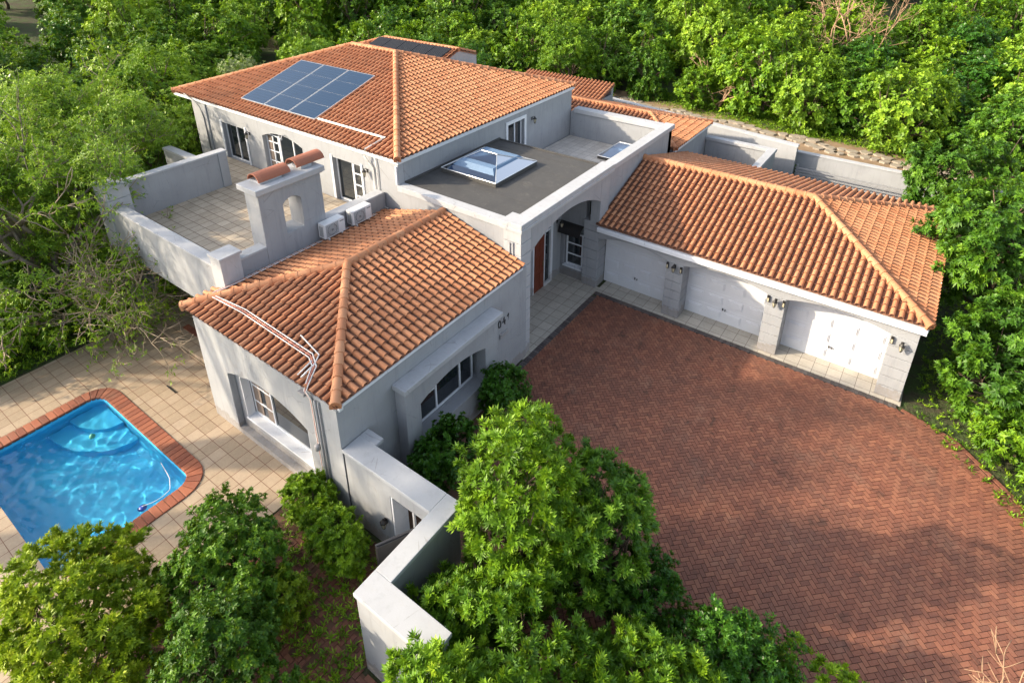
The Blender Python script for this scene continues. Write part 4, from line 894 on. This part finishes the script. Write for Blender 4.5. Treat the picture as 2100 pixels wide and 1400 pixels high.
def crown_pts(rng, R, nl, lr, per, flat=.0, low=-.35, fill=.12, upb=.45, cone=0.):
    """lumpy crown: leaf points on the outsides of nl lumps spread over an ellipsoid (centre at 0)"""
    R = np.array(R, float); C = []
    k = 0
    while len(C) < nl and k < nl*60:
        k += 1; d = rng.normal(size=3); d /= np.linalg.norm(d)
        if d[2] < low: continue
        c = d*R*rng.uniform(.55, .92)*np.array([1-cone*max(0, d[2]), 1-cone*max(0, d[2]), 1])
        if all(np.linalg.norm((c-o)/R) > .32*(12/nl)**.33 for o, _ in C) or k > nl*30: C.append((c, lr*rng.uniform(.7, 1.3)))
    P = []; N = []; T = []
    for c, r in C:
        K = 5; nt_ = max(3, per//K); d = rng.normal(size=(nt_, 3)); d /= np.linalg.norm(d, axis=1)[:, None]
        od = c/R; od = od/(np.linalg.norm(od)+1e-9)
        keep = (d@od > -.35); d = d[keep]; rf = rng.uniform(.8, 1.28, (len(d), 1)); tt = rng.normal(0, .16, len(d))
        d = np.repeat(d, K, 0); rf = np.repeat(rf, K, 0); j = np.tile(np.arange(K), len(rf)//K)[:, None]
        q = c+d*r*(rf-j*.13)*np.array([1, 1, .9])+rng.normal(size=d.shape)*r*.075+np.array([0, 0, .05])*r
        n = d*.8+od*.35+np.array([0, 0, upb]); n /= np.linalg.norm(n, axis=1)[:, None]
        P.append(q); N.append(n); T.append(np.full(len(d), .5)+rng.normal(0, .1)+np.repeat(tt, K))
    nf = int(sum(len(p) for p in P)*fill)
    if nf:
        d = rng.normal(size=(nf, 3)); d /= np.linalg.norm(d, axis=1)[:, None]; q = d*R*rng.uniform(.2, .75, (nf, 1)); q = q[q[:, 2] > R[2]*low*1.1]
        P.append(q); n = q/R+np.array([0, 0, .5]); N.append(n/(np.linalg.norm(n, axis=1)[:, None]+1e-9)); T.append(np.full(len(q), .25))  # inner leaves tinted darker, crown's inner shade painted into their colour
    return np.concatenate(P), np.concatenate(N), np.concatenate(T), C
def limb_mb(base, targets, r0, rng, split=.35):
    m = MB(); base = np.array(base, float)
    hub = base+(np.mean(targets, 0)-base)*split if len(targets) > 1 else base
    m.tube([base, base*.6+hub*.4+rng.normal(size=3)*r0*.4, hub], r0, 7, r1=r0*.75)
    for t_ in targets:
        t_ = np.array(t_); mid = hub*.5+t_*.5+rng.normal(size=3)*np.linalg.norm(t_-hub)*.08; mid[2] += .05*np.linalg.norm(t_-hub)
        m.tube([hub, mid, t_], r0*.55, 5, r1=r0*.1)
        for _ in range(2):
            e = mid*.2+t_*.8+rng.normal(size=3)*np.linalg.norm(t_-hub)*.12; m.tube([mid, mid*.4+e*.6+rng.normal(size=3)*.02, e], r0*.25, 4, r1=r0*.06)
    return m
LF = {'bright': 'lf_bright', 'mid': 'lf_mid', 'dark': 'lf_dark', 'yellow': 'lf_yellow', 'lime': 'lf_lime', 'grey': 'lf_grey', 'airy': 'lf_airy'}
def plant(name, label, cat, loc, R, cz, nl, lr, per, L, W, n, mat, seed, bark='bark2', r0=.06, group=None, low=-.35, fill=.12, spread=(25, 80), droop=.25, trunk=True, base_spread=0, upb=.45, cone=0.):
    rng = np.random.default_rng(seed); t_ = thing(name, label, cat, loc, group)
    P, N, T, C = crown_pts(rng, R, nl, lr, per, low=low, fill=fill, upb=upb, cone=cone); off = np.array([0, 0, cz])
    if n > 4: L *= .86; W *= .84; n = n+2
    me = leaf_mesh('crown', P+off, N, L, W, n, rng, spread, droop, T)
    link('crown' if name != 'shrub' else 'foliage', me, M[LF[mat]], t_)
    if trunk:
        tg = [c+off for c, _ in C][:14]; m = limb_mb((0, 0, -.05), tg, r0, rng, .3)
        m.v = [tuple(np.array(v)+np.array(loc)) for v in m.v]; m.build('trunk' if name != 'shrub' else 'stems', M[bark], t_, smooth=True)
    return t_
def dupe(src, loc, rz, sc_, label=None, zs=1.):
    r = src.copy(); COL.objects.link(r); r.location = Vector(loc)*S; r.rotation_euler = (0, 0, rz); r.scale = (sc_, sc_, sc_*zs)
    if label: r['label'] = label
    for ch in src.children: c = ch.copy(); COL.objects.link(c); c.parent = r
    return r
# --- background belt
GRP = 'trees of the dense belt behind the house'
protos = []
for i in range(7):
    mt = ['bright', 'mid', 'lime', 'bright', 'mid', 'dark', 'airy'][i]
    rr = [1.55, 1.7, 1.4, 1.8, 1.6, 1.5, 1.65][i]
    t_ = plant('leafy_tree', 'leafy green tree in the dense belt of trees behind the house', 'tree', (0, -60-8*i, 0), (rr, rr*.95, rr*1.0), 1.45, 44, .4, 84, .165, .085, 4, mt, 40+i, r0=.1, group=GRP, low=-.95, fill=.14, droop=.35, upb=.7)
    protos.append(t_)
far = []
for i in range(3):
    t_ = plant('leafy_tree', 'leafy green tree in the dense belt of trees behind the house', 'tree', (0, -130-8*i, 0), (1.9, 1.9, 1.9), 1.8, 34, .5, 60, .24, .13, 4, ['bright', 'mid', 'lime'][i], 60+i, r0=.1, group=GRP, low=-.8, fill=.1, upb=.7)
    far.append(t_)
rb = np.random.default_rng(11)
used = set(); cnt = 0
def zone(x, y):
    if y > 16.7 - max(0, x-3)*.2 and x > -12: return True
    if x > 10.5 and y > 14.6: return True
    if x <= -12 and y > 12.5: return True
    if x < -21: return y > -14+max(0, (-21-x))*.0
    return False
def put(x, y, forced=None, s=None):
    global cnt
    gz = hill_z(x, y) if y > np.interp(x, [p[0] for p in FE], [p[1] for p in FE]) else ground_z(x, y)
    pp = proj((x, y, gz+2.0))
    if pp is None or pp[0] < -90 or pp[0] > 2190: return
    pt = proj((x, y, gz+4.2))
    if pt[1] > 1400 or pp[1] < -150: return
    d = pp[2]; k = forced if forced is not None else rb.integers(0, 7)
    src = protos[k] if d < 48 else far[k % 3]
    s = s or rb.uniform(.8, 1.35)*(1 if d < 40 else 1.15 if d < 48 else 1.15+.012*(d-48))
    rot = rb.uniform(0, 6.28); zs = rb.uniform(.9, 1.25)
    if src.name in used: o = dupe(src, (x, y, gz-.1), rot, s, zs=zs)
    else:
        used.add(src.name); o = src; o.location = Vector((x, y, gz-.1))*S; o.rotation_euler = (0, 0, rot); o.scale = (s, s, s*zs)
    band = 'in the front' if d < 36 else 'in a middle' if d < 46 else 'in a far'
    side = next(n for lim, n in ((150, 'at the left edge of the photo'), (350, 'left of the upper roof'), (520, 'above the left hip of the upper roof'), (720, 'above the solar panels'), (950, 'above the rear gable'), (1180, 'above the upper roof end slope'), (1330, 'above the sunken deck'), (1480, 'beyond the left end of the boundary wall'), (1650, 'beyond the lower boundary wall'), (1830, 'beyond the lawn strip'), (1980, 'right of the lawn strip'), (9999, 'at the right edge of the photo')) if pp[0] < lim)
    hue = ['yellow-green', 'mid-green', 'lime-green', 'yellow-green', 'mid-green', 'dark green', 'olive green'][k]
    sz = 'large ' if s > 1.22 else 'small ' if s < .98 else ''
    o['label'] = f'{sz}{hue} tree {band} row, {side}'
    cnt += 1
y = 12.0; row = 0
PTS = []
def step(d): return 2.05 if d < 36 else 2.6 if d < 45 else 3.7 if d < 60 else 5.5
yy = -40.
while yy < 95:
    xx = -115.
    while xx < 40:
        d = math.hypot(xx-CX, yy-CY); st = step(d)
        xx += st*.97
        if d > 88: continue
        x_, y_ = xx+rb.uniform(-.3, .3)*st, yy+rb.uniform(-.3, .3)*st
        if zone(x_, y_): PTS.append((x_, y_))
    yy += 1.8 if yy < 24 else 2.7
# thin out duplicates that crowd each other
KEEP = []
for p in PTS:
    st = step(math.hypot(p[0]-CX, p[1]-CY))*.8
    if all((p[0]-q[0])**2+(p[1]-q[1])**2 > st*st for q in KEEP[-400:]): KEEP.append(p)
for p in KEEP: put(*p)
for s_ in protos+far:
    if s_.name not in used:
        for ch in list(s_.children): bpy.data.objects.remove(ch)
        bpy.data.objects.remove(s_)
print('belt trees', cnt)
# --- right-hand trees with large leaves
plant('broadleaf_tree', 'big glossy leaved tree overhanging the right end of the garage roof', 'tree', (10.5, 4.3, 0), (1.9, 2.5, 2.1), 3.3, 57, .4, 110, .19, .07, 6, 'mid', 101, r0=.13, low=-.85, droop=.5)
plant('broadleaf_tree', 'glossy dark green tree behind the garage in front of the lower boundary wall', 'tree', (9.2, 10.1, 0), (1.7, 1.7, 2.0), 2.7, 49, .4, 110, .19, .07, 6, 'mid', 102, r0=.12, low=-.85, droop=.5)
plant('broadleaf_tree', 'bushy tree standing beside the last garage pillar', 'tree', (11.3, .9, 0), (1.7, 2.0, 2.0), 1.7, 52, .38, 110, .17, .065, 6, 'mid', 103, r0=.1, low=-.7, droop=.5)
plant('shrub', 'bright green shrub trailing over the right border of the drive', 'shrub', (12.7, -1.9, 0), (1.2, 1.5, 1.05), .8, 18, .42, 150, .16, .06, 6, 'bright', 104, low=-.5, droop=.6)
plant('shrub', 'sprawling low shrub with pale shoots next to the garage corner', 'shrub', (11.6, -.6, 0), (.8, .9, .8), .75, 12, .34, 110, .15, .055, 6, 'bright', 105, low=-.5, droop=.5)
plant('broadleaf_tree', 'tall bushy tree right of the garage roof, reaching the right edge of the photo', 'tree', (13.2, 7.5, .8), (2.4, 2.6, 2.3), 2.7, 57, .4, 110, .19, .07, 6, 'bright', 106, r0=.14, low=-.85, droop=.4)
plant('broadleaf_tree', 'bushy tree beyond the lawn strip at the right edge of the photo', 'tree', (11.2, 14.3, 1.4), (2.0, 2.0, 1.9), 2.0, 26, .58, 150, .18, .09, 5, 'mid', 107, r0=.12, low=-.6, droop=.4)
plant('broadleaf_tree', 'leafy tree shading the bare right border beyond the drive', 'tree', (14.6, 2.8, 0), (2.0, 2.3, 1.9), 1.9, 49, .4, 110, .19, .07, 6, 'mid', 108, r0=.12, low=-.85, droop=.4)
# --- centre foreground
plant('spiky_leaved_tree', 'tall bright green tree with spiky leaf rosettes, in front of the garden wall', 'tree', (3.95, -10.0, 0), (1.3, 1.3, 2.35), 2.45, 100, .27, 52, .165, .042, 9, 'lime', 201, r0=.09, low=-.95, fill=.08, spread=(25, 75), droop=.05, upb=.9, cone=.45)
plant('spiky_leaved_tree', 'darker spiky leaved tree just right of the tall bright tree', 'tree', (5.0, -9.25, 0), (1.1, 1.1, 1.85), 1.85, 70, .26, 52, .15, .04, 9, 'mid', 202, r0=.08, low=-.95, fill=.08, spread=(25, 75), droop=.05, upb=.9, cone=.4)
plant('shrub', 'pale green spiky shrub against the outside of the garden wall corner', 'shrub', (3.75, -11.6, 0), (.85, .62, 1.0), 1.05, 52, .25, 50, .15, .04, 9, 'bright', 203, low=-.8, fill=.06, spread=(25, 75), droop=.05, upb=.9)
plant('shrub', 'pale spiky shrub at the bottom edge of the photo, right of the garden wall', 'shrub', (5.1, -11.45, 0), (1.5, 1.05, 1.45), 1.3, 60, .25, 50, .15, .04, 9, 'bright', 204, low=-.8, fill=.06, spread=(25, 75), droop=.05, upb=.9)
plant('shrub', 'broad spiky green shrub at the bottom edge beside the brick drive', 'shrub', (6.85, -10.75, 0), (1.15, .95, 1.1), 1.1, 60, .26, 55, .14, .038, 9, 'bright', 205, low=-.8, fill=.06, spread=(25, 75), droop=.05, upb=.9)
plant('shrub', 'dark rounded shrub overlapping the brick drive near the bottom', 'shrub', (7.5, -9.35, 0), (.95, .75, .85), .85, 24, .3, 140, .1, .035, 9, 'dark', 206, low=-.8, fill=.06)
plant('shrub', 'dark green shrub between the spiky trees and the brick drive', 'shrub', (5.9, -9.1, 0), (.8, .7, .7), .7, 18, .28, 120, .1, .035, 9, 'dark', 207, low=-.8)
plant('shrub', 'sparse light green shrub with thin shoots at the lower right', 'shrub', (9.0, -8.75, 0), (1.15, .6, .45), .6, 34, .16, 14, .13, .035, 8, 'lime', 208, low=-.3, fill=0, r0=.03)
plant('shrub', 'pale green spiky shrub hiding the end of the garden wall at the bottom edge', 'shrub', (4.75, -12.85, 0), (1.15, .6, 1.3), 1.45, 50, .25, 50, .15, .04, 9, 'bright', 209, low=-.8, fill=.06, spread=(25, 75), droop=.05, upb=.9)
plant('shrub', 'bright spiky shrub at the bottom edge below the tall bright tree', 'shrub', (5.9, -12.6, 0), (1.0, .7, 1.35), 1.4, 50, .25, 50, .15, .04, 9, 'bright', 210, low=-.8, fill=.06, spread=(25, 75), droop=.05, upb=.9)
# --- beside the bay window
plant('shrub', 'dense dark leafy shrub filling the bed below the bay window', 'shrub', (.98, -8.75, 0), (.55, 1.0, .62), .68, 20, .26, 130, .1, .07, 5, 'dark', 211, low=-.6, droop=.1)
plant('shrub', 'rounded dark green bush at the end of the bay, near the letter slot', 'shrub', (.85, -6.45, 0), (.6, .62, .72), .72, 18, .26, 140, .09, .045, 6, 'dark', 212, low=-.7)
# --- lower left
plant('shrub', 'yellow-green shrub at the foot of the near end wall', 'shrub', (-.55, -11.35, 0), (.66, .42, .62), .55, 34, .17, 80, .09, .03, 8, 'lime', 221, low=-.7, upb=.9)
plant('shrub', 'yellow-green shrub in front of the garden wall beside the gate', 'shrub', (.6, -11.6, 0), (.8, .45, .68), .6, 40, .17, 80, .09, .03, 8, 'lime', 222, low=-.7, upb=.9)
plant('shrub', 'large yellow-green bush covering the lower left corner of the photo', 'shrub', (-1.55, -15.15, 0), (1.75, 1.25, 1.2), 1.0, 95, .26, 70, .13, .034, 9, 'yellow', 223, low=-.6, r0=.08, upb=.9, spread=(15, 65))
plant('shrub', 'dark green bush between the pool and the garden path', 'shrub', (-.35, -13.25, 0), (1.35, .95, 1.25), 1.1, 76, .23, 90, .085, .04, 6, 'mid', 224, low=-.6, r0=.07)
plant('shrub', 'mid green bush at the bottom edge beside the garden path', 'shrub', (1.15, -14.2, 0), (1.2, .95, 1.25), 1.1, 70, .23, 80, .09, .038, 7, 'mid', 225, low=-.7, r0=.06)
plant('shrub', 'light green shrub left of the garden path in front of the dark bush', 'shrub', (.75, -13.0, 0), (.4, .38, .7), .65, 12, .2, 100, .1, .035, 7, 'yellow', 226, low=-.7)
plant('shrub', 'small light green shrub at the bottom of the garden path', 'shrub', (2.35, -13.75, 0), (.4, .3, .35), .4, 10, .18, 90, .1, .035, 7, 'lime', 227, low=-.6)
# --- left thicket
rt = np.random.default_rng(5)
for i, (x, y, rx, h, mt, lb) in enumerate([
    (-11.9, -11.1, .85, .8, 'bright', 'green bush at the corner of the patio near the terrace pillar'), (-12.2, -12.8, 1.0, .85, 'lime', 'feathery green bush along the left border of the patio'),
    (-12.3, -14.7, 1.05, .85, 'bright', 'feathery green bush at the left edge above the pool'), (-13.9, -12.1, 1.2, 1.2, 'mid', 'dark bush under the slender multi-stemmed tree'),
    (-13.8, -14.2, 1.2, 1.1, 'dark', 'dark bush at the far left edge, behind the patio border'), (-13.4, -9.6, 1.1, 1.0, 'lime', 'lime green bush beside the stems of the slender tree'),
    (-15.2, -7.6, 1.4, 1.2, 'lime', 'lime green bush beyond the terrace corner tower'), (-17.4, -6.2, 1.5, 1.1, 'yellow', 'yellow-green bush beyond the far terrace wall'),
    (-16.0, -10.4, 1.5, 1.3, 'lime', 'lime bush behind the slender tree on the left'), (-18.6, -9.2, 1.6, 1.4, 'mid', 'green bush deep behind the slender tree'), (-19.3, -4.6, 1.6, 1.6, 'mid', 'green bush left of the far end of the upper house'),
    (-16.5, -13.2, 1.5, 1.5, 'mid', 'green bush at the left edge of the photo behind the feathery bushes'), (-19.5, -12.5, 1.7, 1.8, 'bright', 'bright bush at the left edge, farthest behind the patio')]):
    plant('shrub', lb, 'shrub', (x, y, ground_z(x, y)), (rx, rx*.9, h), h*.75, 20, .38, 120, .15, .045, 6, mt, 300+i, low=-.5, droop=.5, upb=.8)
for i, (x, y, h, mt, lb) in enumerate([(-20.5, .5, 2.2, 'grey', 'silvery grey-green tree left of the upper house'), (-19.8, -2.8, 1.9, 'airy', 'olive green tree in front of the silvery tree'), (-22.5, -7, 2.4, 'airy', 'olive tree at the left edge behind the slender tree'), (-20.5, 4.6, 2.2, 'mid', 'green tree behind the far left corner of the upper house'), (-23.5, -2.5, 2.5, 'airy', 'tall olive tree at the upper left of the photo'), (-19.5, 9.5, 2.3, 'mid', 'dark green tree behind the rear left corner of the house'), (-15, 11.2, 2.1, 'dark', 'dark green tree close behind the upper roof'), (-10.5, 15.5, 2.0, 'bright', 'bright tree behind the rear gable of the house')]):
    gz = ground_z(x, y) if y < 15 else 1.4
    plant('leafy_tree', lb, 'tree', (x, y, gz), (h*.85, h*.85, h), h*1.35, 28, .55, 120, .17, .05, 6, mt, 340+i, r0=.1, low=-.6, droop=.4)

# --- trees grown branch by branch: visible stems, twigs and fine leaves
def grow(rng, base, dirs, L0, r0, depth, bend=.25, up=.12, fork=(2, 3), shrink=.72, rs=.62, targets=None):
    m = MB(); tips = []
    def rec(p, d, L, r, k):
        pts = [p]; dd = d.copy()
        for _ in range(3):
            dd = dd+rng.normal(size=3)*bend*.5+np.array([0, 0, up]); dd /= np.linalg.norm(dd); p = p+dd*L/3; pts.append(p)
        m.tube(pts, r, 6 if r > .03 else 4, r1=r*rs)
        if k >= depth-2: tips.extend([(q, dd) for q in pts[1:]])
        if k == depth: return
        for _ in range(rng.integers(fork[0], fork[1]+1)):
            nd = dd+rng.normal(size=3)*.55; nd /= np.linalg.norm(nd); rec(pts[-1], nd, L*shrink*rng.uniform(.8, 1.15), r*rs, k+1)
        if rng.random() < .5:
            nd = dd+rng.normal(size=3)*.9; nd /= np.linalg.norm(nd); rec(pts[2], nd, L*shrink*.8, r*rs*.7, k+1)
    for d in dirs:
        d = np.array(d, float); d /= np.linalg.norm(d); rec(np.array(base, float)+rng.normal(size=3)*.12*np.array([1, 1, 0]), d, L0*rng.uniform(.85, 1.15), r0*rng.uniform(.7, 1.1), 0)
    return m, tips
def airy(name, label, cat, base, dirs, L0, r0, depth, seed, mat, bark, leaves=7, L=.13, W=.035, keep=1., up=.12, clear=0, **kw):
    rng = np.random.default_rng(seed); t_ = thing(name, label, cat, base); m, tips = grow(rng, base, dirs, L0, r0, depth, up=up, **kw)
    m.build('branches' if name != 'bare_shrub' else 'twigs', M[bark], t_, smooth=True)
    if mat:
        tips = [t for t in tips if rng.random() < keep and (t[0][2] > clear or rng.random() < .12)]
        P = np.array([p for p, d in tips])-np.array(base); N = np.array([d for p, d in tips])
        P = np.repeat(P, 3, 0)+rng.normal(size=(len(P)*3, 3))*.13; N = np.repeat(N, 3, 0)
        link('crown', leaf_mesh('crown', P, N, L, W, leaves, rng, (15, 95), .5), M[LF[mat]], t_)
    return t_
airy('slender_tree', 'tall airy tree with several pale grey stems, left of the terrace', 'tree', (-13.7, -11.3, 0), [(-.3, -.1, 1), (.15, .3, 1), (-.1, .5, 1), (.3, 0, 1), (-.6, .4, 1), (-.2, -.4, 1)], 2.1, .13, 5, 401, 'airy', 'bark', leaves=5, L=.15, W=.04, keep=.85, clear=2.4)
airy('slender_tree', 'second airy grey-stemmed tree beyond the first, left of the upper house', 'tree', (-17.0, -8.2, 0), [(-.3, .2, 1), (.2, .2, 1), (.3, -.3, 1), (-.3, -.4, 1)], 2.2, .12, 5, 402, 'airy', 'bark', leaves=5, L=.16, W=.045, keep=.85, clear=2.4)
airy('slender_tree', 'half bare tree whose twigs hang over the terrace parapet', 'tree', (-12.5, -10.9, 0), [(.35, .1, 1), (.3, .35, 1), (.6, -.02, .8), (.75, .1, .75), (.5, .25, .9), (.8, .05, .5), (.9, -.05, .35)], 1.75, .045, 4, 403, 'lime', 'twig2', leaves=5, L=.12, W=.035, keep=.3, up=.0, bend=.34, rs=.76, fork=(2, 3))
airy('bare_shrub', 'tall thin bare twigs rising in front of the sunlit terrace parapet', 'branches', (-10.0, -10.75, 0), [(.3, -.02, 1), (.7, .0, .8), (-.3, .05, 1), (.05, .12, 1), (.9, .02, .6)], 1.5, .03, 4, 408, 'airy', 'twig2', leaves=4, L=.1, W=.03, keep=.08, up=.05, bend=.3, rs=.74)
airy('bare_shrub', 'bare dry branches in the lower right corner', 'branches', (11.9, -8.3, 0), [(-.5, .5, .5), (-.2, .7, .6), (-.7, .2, .5), (-.1, .8, .5), (-.9, .3, .3), (-.6, .6, .2)], .8, .026, 3, 404, None, 'twig', up=.0, bend=.12, rs=.7)
airy('bare_shrub', 'pale leafless branches inside the trees at the upper right', 'branches', (2.5, 25, 2.5), [(.2, 0, 1), (-.4, .1, 1), (.5, -.2, .8), (0, -.4, 1)], 1.9, .09, 4, 405, None, 'twig', up=.05)
airy('bare_shrub', 'pale leafless branches among the trees above the boundary wall', 'branches', (-2.2, 17.5, 1.6), [(.3, -.1, 1), (-.5, 0, .9), (.6, -.3, .7)], 1.2, .07, 3, 406, None, 'twig', up=.05)
# creeping ground cover beside the patio and under the trees: nobody could count it
rg = np.random.default_rng(77); n = 26000
px = np.concatenate([rg.uniform(-21, -11, 15000), rg.uniform(9.5, 16, 5000), rg.uniform(-1.3, 2.4, 700), rg.uniform(3.7, 12, 1500), rg.uniform(-6, 12, 7000)]); py = np.concatenate([rg.uniform(-16, -4.6, 15000), rg.uniform(-4, 11.8, 5000), rg.uniform(-13.2, -11, 700), rg.uniform(12.5, 13.6, 1500), rg.uniform(15.8, 19, 7000)])
ok = ~((px > 9) & (py < 11.9) & (py < -.2-(px-9.4)*1.05+.0)) 
px, py = px[ok], py[ok]; pz = np.array([hill_z(a, b) if b > 12.3 else ground_z(a, b) for a, b in zip(px, py)])
P = np.stack([px, py, pz], 1); N = np.tile([0, 0, 1.], (len(P), 1))+rg.normal(size=(len(P), 3))*.2; N /= np.linalg.norm(N, axis=1)[:, None]
o = link('ground_cover', leaf_mesh('ground_cover', P, N, .13, .03, 5, rg, (15, 70), .3), M['lf_lime']); tag(o, 'low leafy ground cover and grass around the paving', 'ground cover', kind='stuff')

# tall trees standing left of the camera, outside the frame: their high crowns shade the drive
for i, (x, y, h, R) in enumerate([(-12.0, -18.4, 11.4, 1.9), (-13.0, -22.0, 11.6, 1.8), (-17.2, -18.2, 11.6, 1.9)]):
    plant('tall_tree', ['tall tree with a high crown beyond the left edge of the photo, nearest the pool', 'tall tree with a high crown beyond the left edge, farthest down the slope', 'tall tree with a high crown beyond the left edge, deepest in the thicket'][i], 'tree', (x, y, 0), (R, R, 1.3), h, 16, .75, 75, .22, .09, 6, 'mid', 500+i, r0=.16, low=-.8)
